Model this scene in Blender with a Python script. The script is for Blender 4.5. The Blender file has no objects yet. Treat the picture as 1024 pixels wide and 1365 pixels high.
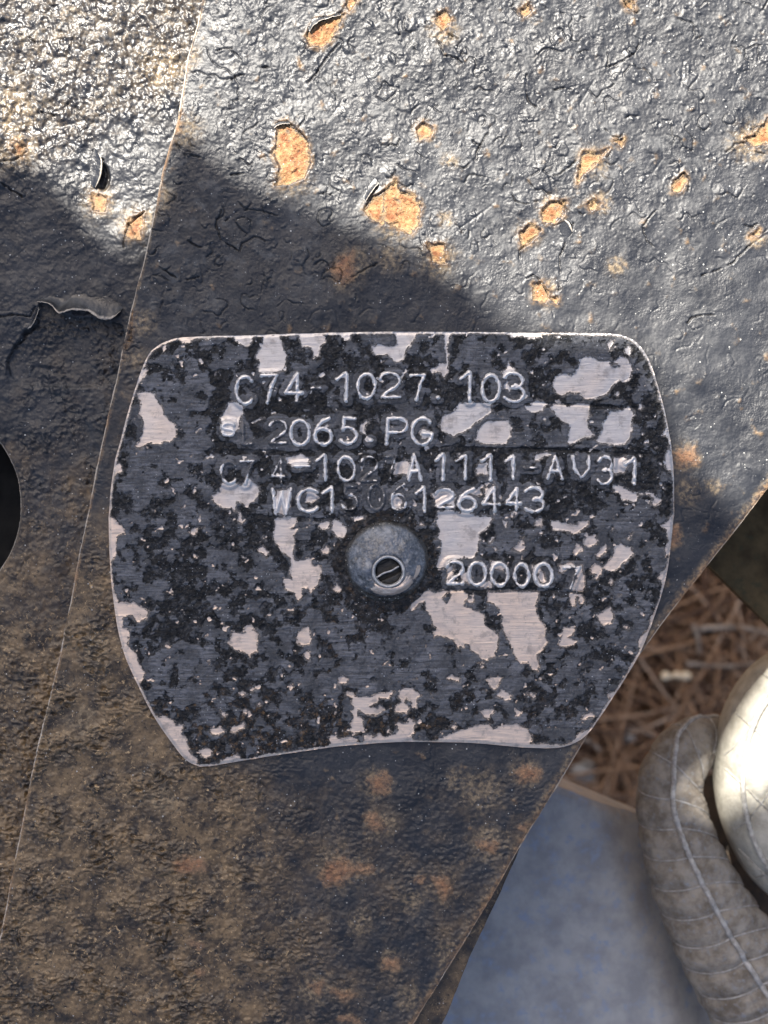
import bpy, math, random
import numpy as np
from mathutils import Vector

# ------------------------------------------------------------------ camera, sky, sun, exposure
SC = bpy.context.scene
COL = SC.collection
U = 1e-4                      # one photo pixel on the front steel plate is 0.1 mm
CX, CY = 512.0, 682.5
D = 0.19                      # camera height above the front steel plate

cam_d = bpy.data.cameras.new('camera')
cam = bpy.data.objects.new('camera', cam_d); COL.objects.link(cam)
cam.location = (0, 0, D); cam.rotation_euler = (0, 0, 0)
cam_d.sensor_fit = 'VERTICAL'; cam_d.sensor_height = 36.0; cam_d.sensor_width = 27.0
cam_d.lens = 36.0 * D / (1365 * U)
cam_d.clip_start = 0.005; cam_d.clip_end = 300
cam_d.dof.use_dof = True; cam_d.dof.focus_distance = D - 0.0008; cam_d.dof.aperture_fstop = 28
SC.camera = cam
SC.render.resolution_x, SC.render.resolution_y = 768, 1024

SUN_EL = math.radians(52); LAT = (-0.45, 0.893)
SVEC = Vector((LAT[0] * math.cos(SUN_EL), LAT[1] * math.cos(SUN_EL), math.sin(SUN_EL))).normalized()
W = bpy.data.worlds.new("World"); SC.world = W; W.use_nodes = True
wn = W.node_tree; bg = wn.nodes['Background']
sky = wn.nodes.new('ShaderNodeTexSky'); sky.sky_type = 'NISHITA'; sky.sun_disc = False
sky.sun_elevation = SUN_EL; sky.sun_rotation = math.atan2(LAT[0], LAT[1])
sky.air_density = 0.9; sky.dust_density = 4.0; sky.ozone_density = 0.6
wn.links.new(sky.outputs[0], bg.inputs[0]); bg.inputs[1].default_value = 0.064
sd = bpy.data.lights.new('sun', 'SUN'); sd.energy = 5.0; sd.angle = math.radians(0.53); sd.color = (1, .94, .84)
sun = bpy.data.objects.new('sun', sd); COL.objects.link(sun)
sun.rotation_euler = SVEC.to_track_quat('Z', 'Y').to_euler()
SC.view_settings.view_transform = 'Standard'; SC.view_settings.look = 'None'
SC.view_settings.exposure = 1.62; SC.view_settings.gamma = 1.0

# ------------------------------------------------------------------ noise and distance helpers
def _h(ix, iy, seed):
    h = (ix.astype(np.int64) * 374761393 + iy.astype(np.int64) * 668265263 + seed * 974634777) & 0xffffffff
    h = ((h ^ (h >> 13)) * 1274126177) & 0xffffffff
    return ((h ^ (h >> 16)) & 0xffff) / 65536.0
def pn(x, y, seed=0):
    x0 = np.floor(x); y0 = np.floor(y); fx = x - x0; fy = y - y0
    u = fx * fx * fx * (fx * (fx * 6 - 15) + 10); v = fy * fy * fy * (fy * (fy * 6 - 15) + 10)
    def g(i, j):
        a = _h(x0 + i, y0 + j, seed) * 2 * np.pi
        return np.cos(a) * (fx - i) + np.sin(a) * (fy - j)
    n0 = g(0, 0) * (1 - u) + g(1, 0) * u; n1 = g(0, 1) * (1 - u) + g(1, 1) * u
    return (n0 * (1 - v) + n1 * v) * 1.5
def fbm(x, y, s, o=3, seed=0, gain=.5):
    r = 0; a = 1.0; t = 0
    for i in range(o):
        ca_, sa_ = math.cos(.5 + .9 * i), math.sin(.5 + .9 * i)
        r = r + a * pn((x * ca_ - y * sa_) / s + 17.3 * i, (x * sa_ + y * ca_) / s - 9.1 * i, seed + i * 7); t += a; a *= gain; s *= .5
    return r / t
def sst(x, a, b):
    t = np.clip((x - a) / (b - a), 0, 1); return t * t * (3 - 2 * t)
def seg_d(x, y, p, q):
    px, py = p; dx, dy = q[0] - px, q[1] - py; L = dx * dx + dy * dy + 1e-9
    t = np.clip(((x - px) * dx + (y - py) * dy) / L, 0, 1)
    return np.hypot(x - px - t * dx, y - py - t * dy)
def line_dist(x, y, lines, far=30.):
    out = np.full(x.shape, far)
    for L in lines:
        a = np.array(L); lo = a.min(0) - far; hi = a.max(0) + far
        m = (x > lo[0]) & (x < hi[0]) & (y > lo[1]) & (y < hi[1])
        if not m.any(): continue
        xx, yy = x[m], y[m]; d = out[m]
        for p, q in zip(L[:-1], L[1:]): d = np.minimum(d, seg_d(xx, yy, p, q))
        out[m] = d
    return out
def poly_sdf(x, y, polys, far=25.):
    """signed distance, positive inside, clipped at -far"""
    out = np.full(x.shape, -far)
    for P in polys:
        a = np.array(P, float); lo = a.min(0) - far; hi = a.max(0) + far
        m = (x > lo[0]) & (x < hi[0]) & (y > lo[1]) & (y < hi[1])
        if not m.any(): continue
        xx, yy = x[m], y[m]; d = np.full(xx.shape, 1e9); ins = np.zeros(xx.shape, bool)
        for i in range(len(a)):
            p, q = a[i - 1], a[i]
            d = np.minimum(d, seg_d(xx, yy, p, q))
            c = (p[1] > yy) != (q[1] > yy)
            if abs(q[1] - p[1]) > 1e-9:
                ins ^= c & (xx < (q[0] - p[0]) * (yy - p[1]) / (q[1] - p[1]) + p[0])
        out[m] = np.maximum(out[m], np.where(ins, d, -d))
    return out
def crom(pts, n=8, closed=False):
    P = [np.array(p, float) for p in pts]; m = len(P); out = []
    for i in range(m if closed else m - 1):
        g = (lambda k: P[k % m]) if closed else (lambda k: P[min(max(k, 0), m - 1)])
        a, b, c, d = g(i - 1), g(i), g(i + 1), g(i + 2)
        for k in range(n):
            t = k / n
            out.append(.5 * ((2 * b) + (c - a) * t + (2 * a - 5 * b + 4 * c - d) * t * t + (3 * b - a - 3 * c + d) * t ** 3))
    if not closed: out.append(P[-1])
    return np.array(out)
def S(T, *polys):              # photo tiles read at 5.12x (or other) zoom back to photo pixels
    ox, oy, k = T
    return [[(ox + a / k, oy + b / k) for a, b in p] for p in polys]

# ------------------------------------------------------------------ mesh helpers
def link_mesh(name, verts, faces, mat, parent=None, attrs=None, smooth=True):
    me = bpy.data.meshes.new(name)
    verts = np.asarray(verts, np.float32)
    faces = [np.asarray(f, np.int32) for f in (faces if isinstance(faces, list) and len(faces) and hasattr(faces[0], 'ndim') and faces[0].ndim == 2 else [np.asarray(faces)])]
    loops = np.concatenate([f.ravel() for f in faces]); sizes = np.concatenate([np.full(len(f), f.shape[1]) for f in faces])
    me.vertices.add(len(verts)); me.vertices.foreach_set('co', verts.ravel())
    me.loops.add(len(loops)); me.loops.foreach_set('vertex_index', loops.astype(np.int32))
    me.polygons.add(len(sizes))
    st = np.concatenate([[0], np.cumsum(sizes)[:-1]]).astype(np.int32)
    me.polygons.foreach_set('loop_start', st)
    me.polygons.foreach_set('use_smooth', np.full(len(sizes), smooth))
    if attrs:
        for k, a in attrs.items():
            at = me.attributes.new(k, 'FLOAT', 'POINT'); at.data.foreach_set('value', np.asarray(a, np.float32).ravel())
    me.update(calc_edges=True); me.validate()
    me.materials.append(mat)
    o = bpy.data.objects.new(name, me); COL.objects.link(o)
    if parent: o.parent = parent
    return o
def thing(name, label, cat, loc=(0, 0, 0), group=None):
    o = bpy.data.objects.new(name, None); COL.objects.link(o); o.location = loc
    o.empty_display_size = .01
    o['label'] = label; o['category'] = cat
    if group: o['group'] = group
    return o
def tag(o, label, cat, group=None):
    o['label'] = label; o['category'] = cat
    if group: o['group'] = group
    return o
def to_world(u, v, h):         # point on a level h px below the front plate, seen at photo pixel (u, v)
    k = (D + h * U) / D
    return (u - CX) * k * U, (CY - v) * k * U

def clip_grid(us, vs, lo, hi, swap=False):
    """grid lines us x vs, clipped so that us stays between lo(v) and hi(v): exact outline edges.
    swap: the clipped axis is the photo's v instead of u"""
    A, B = np.meshgrid(us, vs)                      # rows over vs
    l = lo[:, None]; h = hi[:, None]
    A = np.minimum(np.maximum(A, l), h)
    nb, na = A.shape
    idx = np.arange(nb * na).reshape(nb, na)
    q = np.stack([idx[:-1, :-1], idx[1:, :-1], idx[1:, 1:], idx[:-1, 1:]], -1).reshape(-1, 4)
    fa = A.ravel()
    keep = (np.abs(fa[q[:, 0]] - fa[q[:, 3]]) + np.abs(fa[q[:, 1]] - fa[q[:, 2]])) > 1e-6
    q = q[keep]
    if swap: q = q[:, ::-1]
    X, Y = (B.ravel(), A.ravel()) if swap else (A.ravel(), B.ravel())
    used = np.zeros(nb * na, bool); used[q.ravel()] = True
    mp = np.cumsum(used) - 1
    return X[used], Y[used], mp[q]
def wall(loop_uv, ztop, zbot, closed=True, wob=0.0):
    """a vertical wall strip below an outline: verts (px units), quads"""
    P = np.array(loop_uv, float); n = len(P)
    rows = [0, .12, .5, 1.0]
    V = []
    for k, t in enumerate(rows):
        z = ztop + (zbot - ztop) * t
        V.append(np.c_[P, z if np.ndim(z) else np.full(n, z)])
    V = np.concatenate(V); F = []
    m = n if closed else n - 1
    i = np.arange(m); j = (i + 1) % n
    for k in range(len(rows) - 1):
        F.append(np.stack([k * n + i, k * n + j, (k + 1) * n + j, (k + 1) * n + i], -1))
    return V, np.concatenate(F)
def px_to_m(X, Y, Z, h=None):
    if h is None: return np.c_[(X - CX) * U, (CY - Y) * U, Z * U]
    k = (D + h * U) / D
    return np.c_[(X - CX) * k * U, (CY - Y) * k * U, (Z - h) * U]
def tube(path, r, n=8, closed_ends=True):
    """world-space tube along path (N,3), r scalar or array"""
    P = np.asarray(path, float); N = len(P); r = np.broadcast_to(r, (N,))
    T = np.gradient(P, axis=0); T /= np.linalg.norm(T, axis=1)[:, None] + 1e-12
    up = np.array([0, 0, 1.0]); n1 = np.cross(T, up); l = np.linalg.norm(n1, axis=1)
    n1[l < 1e-3] = (1, 0, 0); n1 /= np.linalg.norm(n1, axis=1)[:, None]; n2 = np.cross(T, n1)
    a = np.arange(n) / n * 2 * np.pi
    V = (P[:, None] + r[:, None, None] * (np.cos(a)[None, :, None] * n1[:, None] + np.sin(a)[None, :, None] * n2[:, None])).reshape(-1, 3)
    i = np.arange(N - 1)[:, None]; j = np.arange(n)[None]; k = (j + 1) % n
    F = np.stack([i * n + j, i * n + k, (i + 1) * n + k, (i + 1) * n + j], -1).reshape(-1, 4)
    return V, F

# ------------------------------------------------------------------ node helper
class NT:
    def __init__(s, name):
        s.m = bpy.data.materials.new(name); s.m.use_nodes = True; s.t = s.m.node_tree
        s.b = s.t.nodes['Principled BSDF']
        tc = s.t.nodes.new('ShaderNodeTexCoord'); vm = s.t.nodes.new('ShaderNodeVectorMath'); vm.operation = 'SCALE'
        s.t.links.new(tc.outputs['Object'], vm.inputs[0]); vm.inputs['Scale'].default_value = 1e4; s.px = vm.outputs[0]
    def put(s, sock, v):
        if hasattr(v, 'is_output'): s.t.links.new(v, sock)
        elif isinstance(v, (tuple, list)) and len(v) == 3 and sock.type == 'RGBA': sock.default_value = (*v, 1)
        else: sock.default_value = v
    def attr(s, n):
        a = s.t.nodes.new('ShaderNodeAttribute'); a.attribute_name = n; return a.outputs['Fac']
    def stretch(s, sx, sy, rot=0):
        m = s.t.nodes.new('ShaderNodeMapping'); s.put(m.inputs[0], s.px)
        m.inputs['Scale'].default_value = (sx, sy, 1); m.inputs['Rotation'].default_value = (0, 0, math.radians(rot)); return m.outputs[0]
    def noise(s, wl, det=3, rough=.55, vec=None, dist=0, w=0):
        n = s.t.nodes.new('ShaderNodeTexNoise'); n.noise_dimensions = '4D' if w else '3D'
        if w: n.inputs['W'].default_value = w
        s.put(n.inputs['Vector'], vec or s.px); n.inputs['Scale'].default_value = 1 / wl
        n.inputs['Detail'].default_value = det; n.inputs['Roughness'].default_value = rough; n.inputs['Distortion'].default_value = dist
        return n.outputs['Fac']
    def voro(s, wl, feat='F1', rnd=1, vec=None, col=False):
        n = s.t.nodes.new('ShaderNodeTexVoronoi'); n.feature = feat; s.put(n.inputs['Vector'], vec or s.px)
        n.inputs['Scale'].default_value = 1 / wl; n.inputs['Randomness'].default_value = rnd
        return (n.outputs['Distance'], n.outputs['Color']) if col else n.outputs['Distance']
    def ma(s, op, a, b=0.0, c=0.0):
        n = s.t.nodes.new('ShaderNodeMath'); n.operation = op
        for i, v in enumerate((a, b, c)): s.put(n.inputs[i], v)
        return n.outputs[0]
    def add(s, a, b): return s.ma('ADD', a, b)
    def mul(s, a, b): return s.ma('MULTIPLY', a, b)
    def mad(s, a, b, c): return s.ma('MULTIPLY_ADD', a, b, c)
    def mr(s, x, a, b, lo=0., hi=1.):
        n = s.t.nodes.new('ShaderNodeMapRange'); n.interpolation_type = 'SMOOTHSTEP'
        s.put(n.inputs[0], x); n.inputs[1].default_value = a; n.inputs[2].default_value = b
        n.inputs[3].default_value = lo; n.inputs[4].default_value = hi; return n.outputs[0]
    def mix(s, f, a, b):
        n = s.t.nodes.new('ShaderNodeMix'); n.data_type = 'RGBA'
        s.put(n.inputs[0], f); s.put(n.inputs[6], a); s.put(n.inputs[7], b); return n.outputs[2]
    def mixf(s, f, a, b):
        n = s.t.nodes.new('ShaderNodeMix'); n.data_type = 'FLOAT'
        s.put(n.inputs[0], f); s.put(n.inputs[2], a); s.put(n.inputs[3], b); return n.outputs[0]
    def bump(s, h, dist, strength=1.0, nrm=None):
        n = s.t.nodes.new('ShaderNodeBump'); n.inputs['Distance'].default_value = dist * U
        n.inputs['Strength'].default_value = strength; s.put(n.inputs['Height'], h)
        if nrm is not None: s.put(n.inputs['Normal'], nrm)
        return n.outputs[0]
    def out(s, color=None, rough=None, metal=None, normal=None, spec=None):
        for k, v in (('Base Color', color), ('Roughness', rough), ('Metallic', metal), ('Normal', normal), ('Specular IOR Level', spec)):
            if v is not None: s.put(s.b.inputs[k], v)
        return s.m
    def specks(s, wl, thr, prob, w=0):
        """sparse little round specks"""
        d, c = s.voro(wl, col=True)
        sep = s.t.nodes.new('ShaderNodeSeparateColor'); s.put(sep.inputs[0], c)
        gate = s.ma('LESS_THAN', sep.outputs[0], prob)
        size = s.mul(sep.outputs[1], thr)
        return s.mul(gate, s.ma('LESS_THAN', d, size))

# ------------------------------------------------------------------ materials
def mat_plate():
    n = NT('plate_paint_and_metal')
    bare_s = n.attr('bare'); grey_s = n.attr('grey'); warm = n.attr('warm'); brown = n.attr('brown')
    fn = n.noise(5, 3, .6); fn2 = n.noise(2.2, 2, .6)
    jag = n.add(n.add(n.mad(fn, 3.6, -1.8), n.mad(fn2, 1.6, -.8)), n.mad(n.noise(3.4, 4, .7, vec=n.stretch(.12, 1.0, 2), w=51), 3.4, -1.7))
    bare = n.mr(n.add(bare_s, jag), -.25, .35)
    # paint: worn grey over deep black
    g = n.add(grey_s, n.add(n.mad(n.noise(12, 5, .68, dist=.6), 1.6, -.8), n.mad(fn2, .3, -.15)))
    st0 = n.noise(3.4, 4, .7, vec=n.stretch(.09, 1.0, 2), w=50)
    g = n.add(g, n.mad(st0, 1.1, -.55))
    greyf = n.mr(g, -.14, .22)
    streak = n.noise(3.0, 4, .7, vec=n.stretch(.1, 1.1, 3))
    streakd = n.noise(3.0, 4, .7, vec=n.stretch(.12, 1.0, -18))
    leftf = n.attr('diag')
    st = n.mixf(leftf, streak, streakd)
    gcol = n.mix(n.mr(st, .3, .72), (.036, .038, .044), (.175, .182, .205))
    gcol = n.mix(n.mr(n.noise(30, 4, .6, w=3), .35, .7), gcol, (.040, .043, .050))
    bcol = n.mix(n.mr(n.noise(6, 4, .6, w=5), .3, .7), (.002, .0022, .0026), (.022, .023, .026))
    bcol = n.mix(n.mul(brown, n.mr(n.noise(8, 4, .7, w=9), .5, .68)), bcol, (.12, .075, .04))
    pc = n.mix(greyf, bcol, gcol)
    rim = n.mul(n.mr(n.ma('ABSOLUTE', n.add(g, .06)), .07, .0), n.mr(n.noise(14, 2, w=2), .45, .7))
    pc = n.mix(n.mul(rim, .35), pc, (.3, .32, .36))
    dust = n.specks(3.4, .26, .30)
    pc = n.mix(n.mul(dust, n.mr(n.noise(40, 2, w=7), .42, .62)), pc, (.42, .44, .47))
    pc = n.mix(n.mul(n.mr(n.noise(16, 5, .7, w=31), .5, .75), .35), pc, (.21, .22, .25))
    pc = n.mix(n.mul(n.mr(n.noise(7, 5, .75, w=33), .52, .68), .7), pc, (.014, .015, .018))
    pc = n.mix(n.mul(n.mr(n.noise(3.2, 4, .75, w=35), .56, .70), .55), pc, (.20, .21, .235))
    # bare metal: satin alloy with fine brushing
    mc = n.mix(warm, (.66, .625, .60), (.84, .67, .54))  # warmer tint lower down, painted to imitate reflected surroundings
    mc = n.mix(n.mr(st, .25, .75), n.mix(.4, mc, (.3, .29, .3)), mc)
    mc = n.mix(n.mul(n.mr(n.noise(24, 4, .7, w=4), .5, .72), .35), mc, (.42, .37, .34))
    mc = n.mix(n.mr(n.noise(3.5, 2, .6, w=6), .70, .78), mc, (.12, .11, .11))
    fringe = n.mul(n.mr(n.add(bare_s, n.mad(n.noise(10, 5, .7, w=41), 12, -6.6)), -2.6, .2), .75)
    pc = n.mix(fringe, pc, n.mix(fn, (.13, .125, .125), (.30, .28, .27)))
    grime = n.mul(n.mr(n.noise(15, 5, .72, w=43), .50, .66), .55)
    mc = n.mix(grime, mc, (.24, .215, .20))
    mc = n.mix(n.mul(n.mr(n.noise(4, 3, .7, vec=n.stretch(.05, .9, 1), w=44), .60, .70), .5), mc, (.20, .19, .19))
    mc = n.mix(n.attr('ltr'), mc, n.mix(n.mr(fn, .3, .6), (.62, .61, .62), (.92, .91, .90)))  # letter metal painted paler to imitate highlights on the strokes
    # dark contour where paint film ends
    edge = n.mr(n.ma('ABSOLUTE', n.add(n.add(bare_s, jag), .3)), .7, .1)
    col = n.mix(bare, pc, mc)
    col = n.mix(n.mul(edge, .35), col, (.09, .08, .075))
    rough = n.mixf(bare, n.mixf(greyf, n.mr(fn, .3, .7, .3, .5), n.mr(st, .3, .7, .42, .6)), n.mr(st, .3, .7, .3, .5))
    h = n.add(n.mul(st, n.mixf(bare, .5, .35)), n.mul(n.mul(greyf, .6), n.ma('SUBTRACT', 1.0, bare)))
    h = n.add(h, n.mul(n.mixf(bare, 1.0, .15), n.noise(3, 4, .7, w=8)))
    h = n.add(h, n.mul(bare, -.9))
    nb = n.bump(h, 1.5, .9)
    return n.out(col, rough, n.mul(bare, .66), nb, n.mixf(greyf, .2, .4))

def mat_steel(name, seed=0.0):
    n = NT(name)
    rs = n.attr('rust'); mud = n.attr('mud'); halo = n.attr('halo'); crack_shade = n.attr('crack_shade'); soft = n.attr('soft')
    fn = n.noise(6, 4, .65, w=1 + seed); fn2 = n.noise(2.4, 3, .65, w=2 + seed)
    jag = n.add(n.add(n.mad(n.noise(13, 3, .6, w=30 + seed), 9, -4.7), n.mad(fn, 6, -3)), n.mad(fn2, 3, -1.5))
    r0 = n.add(rs, jag)
    rust = n.mr(r0, -.3, .5)
    rust_soft = n.mr(r0, -5, 5)
    rust = n.mixf(soft, rust, n.mul(rust_soft, n.mr(fn, .3, .6, .45, .95)))
    # paint
    big = n.noise(90, 4, .6, w=3 + seed); med = n.noise(22, 5, .65, w=4 + seed)
    pc = n.mix(n.mr(big, .3, .7), (.006, .008, .0135), (.026, .0285, .035))
    pc = n.mix(n.mul(n.mr(med, .50, .72), n.attr('dust_sun_tone')), pc, (.078, .081, .086))  # dust, painted paler over the upper zone to imitate sunlight
    pc = n.mix(n.mul(n.mr(fn2, .58, .8), .45), pc, (.10, .105, .115))
    # mud film: brown, blotchy, with crease shade and highlights painted in
    mcol = n.mix(n.mr(n.noise(28, 5, .65, w=6 + seed), .35, .68), (.028, .020, .014), (.20, .135, .070))
    mcol = n.mix(n.mul(n.mr(fn, .56, .74), .7), mcol, (.36, .25, .13))
    mcol = n.mix(n.mr(n.noise(11, 5, .75, w=8 + seed, dist=1.2), .54, .64), mcol, (.012, .010, .009))
    mcol = n.mix(n.mr(n.noise(7, 4, .75, w=28 + seed, dist=1.0), .57, .68), mcol, (.46, .32, .17))
    pc = n.mix(n.mr(n.add(mud, n.mad(med, .6, -.3)), .2, .8), pc, mcol)
    # ochre halo near the rust
    hcol = n.mix(n.mr(fn, .3, .7), (.085, .062, .040), (.30, .225, .135))
    hcol = n.mix(n.mr(rs, -9, 0), hcol, n.mix(fn, (.14, .075, .035), (.32, .20, .10)))
    pc = n.mix(n.mul(n.mr(n.add(halo, n.mad(med, 1.0, -.5)), .12, .9), n.mr(fn, .35, .65, .08, .75)), pc, hcol)
    pc = n.mix(n.mr(n.add(n.attr('edge'), n.mad(fn, .7, -.35)), .4, .8), pc, n.mix(fn2, (.20, .17, .14), (.60, .55, .48)))
    # rust
    rc = n.mix(n.mr(n.noise(10, 4, .65, w=11 + seed), .36, .64), (.17, .062, .024), (.34, .20, .09))
    rc = n.mix(n.mr(n.noise(4, 3, .7, w=12 + seed), .55, .7), rc, (.38, .26, .15))
    rc = n.mix(n.mr(n.noise(4, 3, .7, w=13 + seed), .62, .72), rc, (.10, .045, .025))
    rc = n.mix(n.mul(n.mr(r0, 5.5, .3), .75), rc, n.mix(fn, (.19, .13, .07), (.40, .31, .19)))
    rc = n.mix(n.mr(n.noise(17, 4, .7, w=31 + seed), .56, .66), rc, (.17, .12, .08))
    rc = n.mix(n.mul(soft, .6), rc, n.mix(fn, (.17, .075, .045), (.43, .25, .16)))
    rc = n.mix(n.mr(n.noise(6, 4, .75, w=33 + seed), .60, .68), rc, (.055, .03, .02))
    col = n.mix(rust, pc, rc)
    col = n.mix(n.mul(crack_shade, .8), col, (.012, .010, .009))  # dark cracks, with shade painted into pits and under the torn flake
    sp = n.mul(n.specks(5.0, .23, .22), n.mr(n.noise(60, 3, w=14 + seed), .36, .62))
    col = n.mix(n.mul(sp, .85), col, (.55, .55, .53))
    sp2 = n.mul(n.specks(2.6, .26, .14), n.mr(med, .4, .65))
    col = n.mix(n.mul(sp2, .6), col, (.34, .34, .33))
    rough = n.mixf(rust, n.mixf(n.mr(mud, .2, .8), n.add(n.mr(med, .3, .7, .0, .16), n.attr('base_rough')), n.mr(fn, .3, .7, .28, .5)), .9)
    lump = n.attr('lump'); gr = n.mr(n.noise(34, 3, .6, w=18 + seed), .38, .62, .35, 1.0)
    h = n.add(n.mul(n.add(n.mul(n.noise(4.2, 1, .5, w=15 + seed), .55), n.mul(n.noise(8, 2, .5, w=17 + seed), 1.0)), lump), n.mul(gr, n.mul(n.noise(2.7, 1, .5, w=19 + seed), .26)))
    h = n.add(h, n.mul(n.mul(rust, n.noise(3.2, 2, .7, w=16 + seed)), 1.2))
    h = n.add(h, n.mul(sp, .6))
    return n.out(col, rough, 0.0, n.bump(h, 2.4, 1.0), .55)

def mat_simple(name, c1, c2, wl=20, rough=.6, bump=1., bwl=4, metal=0., c3=None, spec=.5):
    n = NT(name)
    f = n.noise(wl, 5, .62, w=1.3)
    c = n.mix(n.mr(f, .32, .68), c1, c2)
    if c3: c = n.mix(n.mr(n.noise(wl * .35, 4, .65, w=4.1), .52, .68), c, c3)
    return n.out(c, rough, metal, n.bump(n.noise(bwl, 4, .65, w=2.2), bump), spec)

M_plate = mat_plate()
M_steel = mat_steel('front_steel_paint')
M_left = mat_steel('rear_steel_paint', 20.0)

# ================================================================== IDENTIFICATION PLATE
PLATE_OUT = [(153.7, 620), (161.5, 590), (173, 547), (187, 502), (198.6, 475), (210, 463), (224, 455.5), (241.5, 451), (265, 449.5), (300, 448.6), (340, 447.6),
 (400, 445.5), (496, 443.3), (560, 443.2), (640, 443.6), (720, 444.6), (772, 445), (815, 446), (832, 449.3), (846, 456.5), (858, 470), (868, 490.5), (876, 516), (884, 545), (890.7, 578),
 (895, 608), (896.8, 632), (897.6, 669), (895.8, 700), (891.6, 739), (886, 772), (876, 807), (864, 841), (856, 861), (844, 884), (827, 912), (809.4, 939), (796, 959),
 (785, 974), (773, 985), (756, 993), (735, 996.2), (700, 995.5), (672, 993), (629, 989.3), (579, 988.2), (530, 988.2), (478, 991.5), (439, 995.3), (385, 1003), (340, 1010), (300, 1017), (277, 1020.3),
 (264, 1019.5), (249, 1012), (233.7, 994), (208, 957), (187, 916), (169, 876.6), (159.5, 843), (154.6, 815), (149, 765), (146.3, 708), (148, 665)]
TA, TB, TC, TD = (140, 430, 5.12), (330, 430, 5.12), (520, 430, 5.12), (710, 430, 5.12)
TE, TF, TG, TH = (140, 620, 5.12), (330, 620, 5.12), (520, 620, 5.12), (710, 620, 5.12)
TI, TJ, TK, TL = (140, 820, 5.12), (330, 820, 5.12), (520, 820, 5.12), (700, 820, 5.12)
BARE = []
BARE += S(TA, [(235,480),(300,472),(345,485),(370,540),(400,580),(410,630),(450,670),(490,700),(495,780),(460,808),(400,815),(375,830),(300,825),(250,862),(215,845),(240,800),(270,720),(262,650),(235,625),(250,560)],
 [(870,90),(1024,85),(990,160),(960,172),(900,130)], [(500,100),(640,95),(600,135),(540,142)], [(670,95),(730,93),(700,128)],
 [(820,600),(850,545),(900,540),(950,570),(940,650),(910,740),(860,775),(790,750),(800,650)],
 [(50,1024),(100,950),(130,980),(120,1030)], [(240,380),(290,290),(300,330),(280,370),(215,450)])
BARE += S(TB, [(110,85),(220,82),(240,150),(270,230),(265,300),(240,330),(200,350),(100,352),(75,310),(85,270),(60,230),(100,160),(110,130)],
 [(340,75),(520,70),(535,130),(500,170),(490,230),(450,240),(440,180),(380,170),(360,130)], [(620,72),(715,70),(700,120),(660,125)],
 [(850,170),(900,150),(960,170),(1024,160),(1024,270),(960,225),(880,230),(850,205)], [(760,700),(830,665),(800,720),(810,770),(770,740)],
 [(255,920),(370,895),(430,940),(400,990),(330,1000),(280,960)])
BARE += S(TC, [(30,75),(190,75),(160,130),(120,180),(90,260),(40,275),(-10,240),(-10,175),(50,150)], [(370,75),(415,78),(390,150),(400,250),(395,340),(375,390),(340,350),(290,330),(330,290),(380,280),(370,180)],
 [(800,75),(1040,70),(1024,105),(940,110),(900,100),(830,110)],
 [(470,550),(560,545),(690,550),(690,610),(640,650),(580,690),(520,740),(440,780),(370,750),(330,700),(360,640),(440,600)],
 [(600,720),(640,680),(720,665),(800,670),(825,720),(820,790),(790,830),(700,835),(620,830),(580,800)], [(755,350),(790,320),(800,260),(815,290),(850,330),(800,370),(770,390)],
 [(915,575),(1024,545),(1040,610),(960,615)], [(220,720),(265,740),(270,790),(230,800),(200,760)], [(30,960),(120,940),(150,1000),(120,1040),(25,1040)], [(600,960),(660,950),(665,1040),(585,1040)])
BARE += S(TD, [(130,440),(150,380),(200,350),(250,365),(290,350),(310,260),(350,232),(400,235),(440,265),(510,265),(540,310),(590,300),(550,270),(590,232),(650,260),(670,330),(665,380),(630,410),(590,395),(550,430),(500,490),(440,520),(340,525),(320,490),(250,480),(200,508),(160,490)],
 [(110,570),(180,555),(240,570),(300,552),(380,560),(385,640),(365,680),(390,740),(410,770),(340,800),(260,835),(230,820),(250,700),(200,680),(160,640)],
 [(420,800),(460,760),(470,690),(530,610),(610,600),(650,570),(685,620),(670,700),(665,780),(630,830),(580,842),(500,835),(450,825)],
 [(-10,550),(40,530),(95,560),(60,600),(-10,612)], [(620,180),(645,150),(670,190),(650,235),(625,215)], [(712,570),(735,555),(752,580),(735,602),(715,595)], [(555,480),(580,475),(575,510),(560,510)],
 [(870,770),(905,725),(935,800),(895,775)], [(890,960),(900,890),(925,860),(960,900),(970,1024),(920,1010)], [(840,540),(850,500),(880,545)], [(-10,900),(90,880),(120,900),(60,930),(20,950)],
 [(540,930),(620,910),(650,950),(620,1030),(540,1030)], [(500,150),(525,110),(545,130),(530,200),(515,195)])
BARE += S(TE, [(40,0),(130,0),(110,50),(75,80),(50,130)], [(20,340),(70,355),(85,390),(130,415),(150,465),(95,480),(80,520),(90,600),(40,680),(20,600),(20,400)], [(40,860),(90,880),(100,935),(200,935),(240,955),(305,990),(300,1024),(55,1024)],
 [(735,210),(790,180),(800,130),(880,110),(920,135),(970,120),(1055,190),(1035,240),(974,270),(960,270),(905,250),(895,320),(870,290),(830,300),(780,280),(745,260)],
 [(580,450),(620,430),(680,420),(635,445),(625,480),(600,480)], [(920,310),(945,370),(970,380),(940,400),(915,380)])
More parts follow.
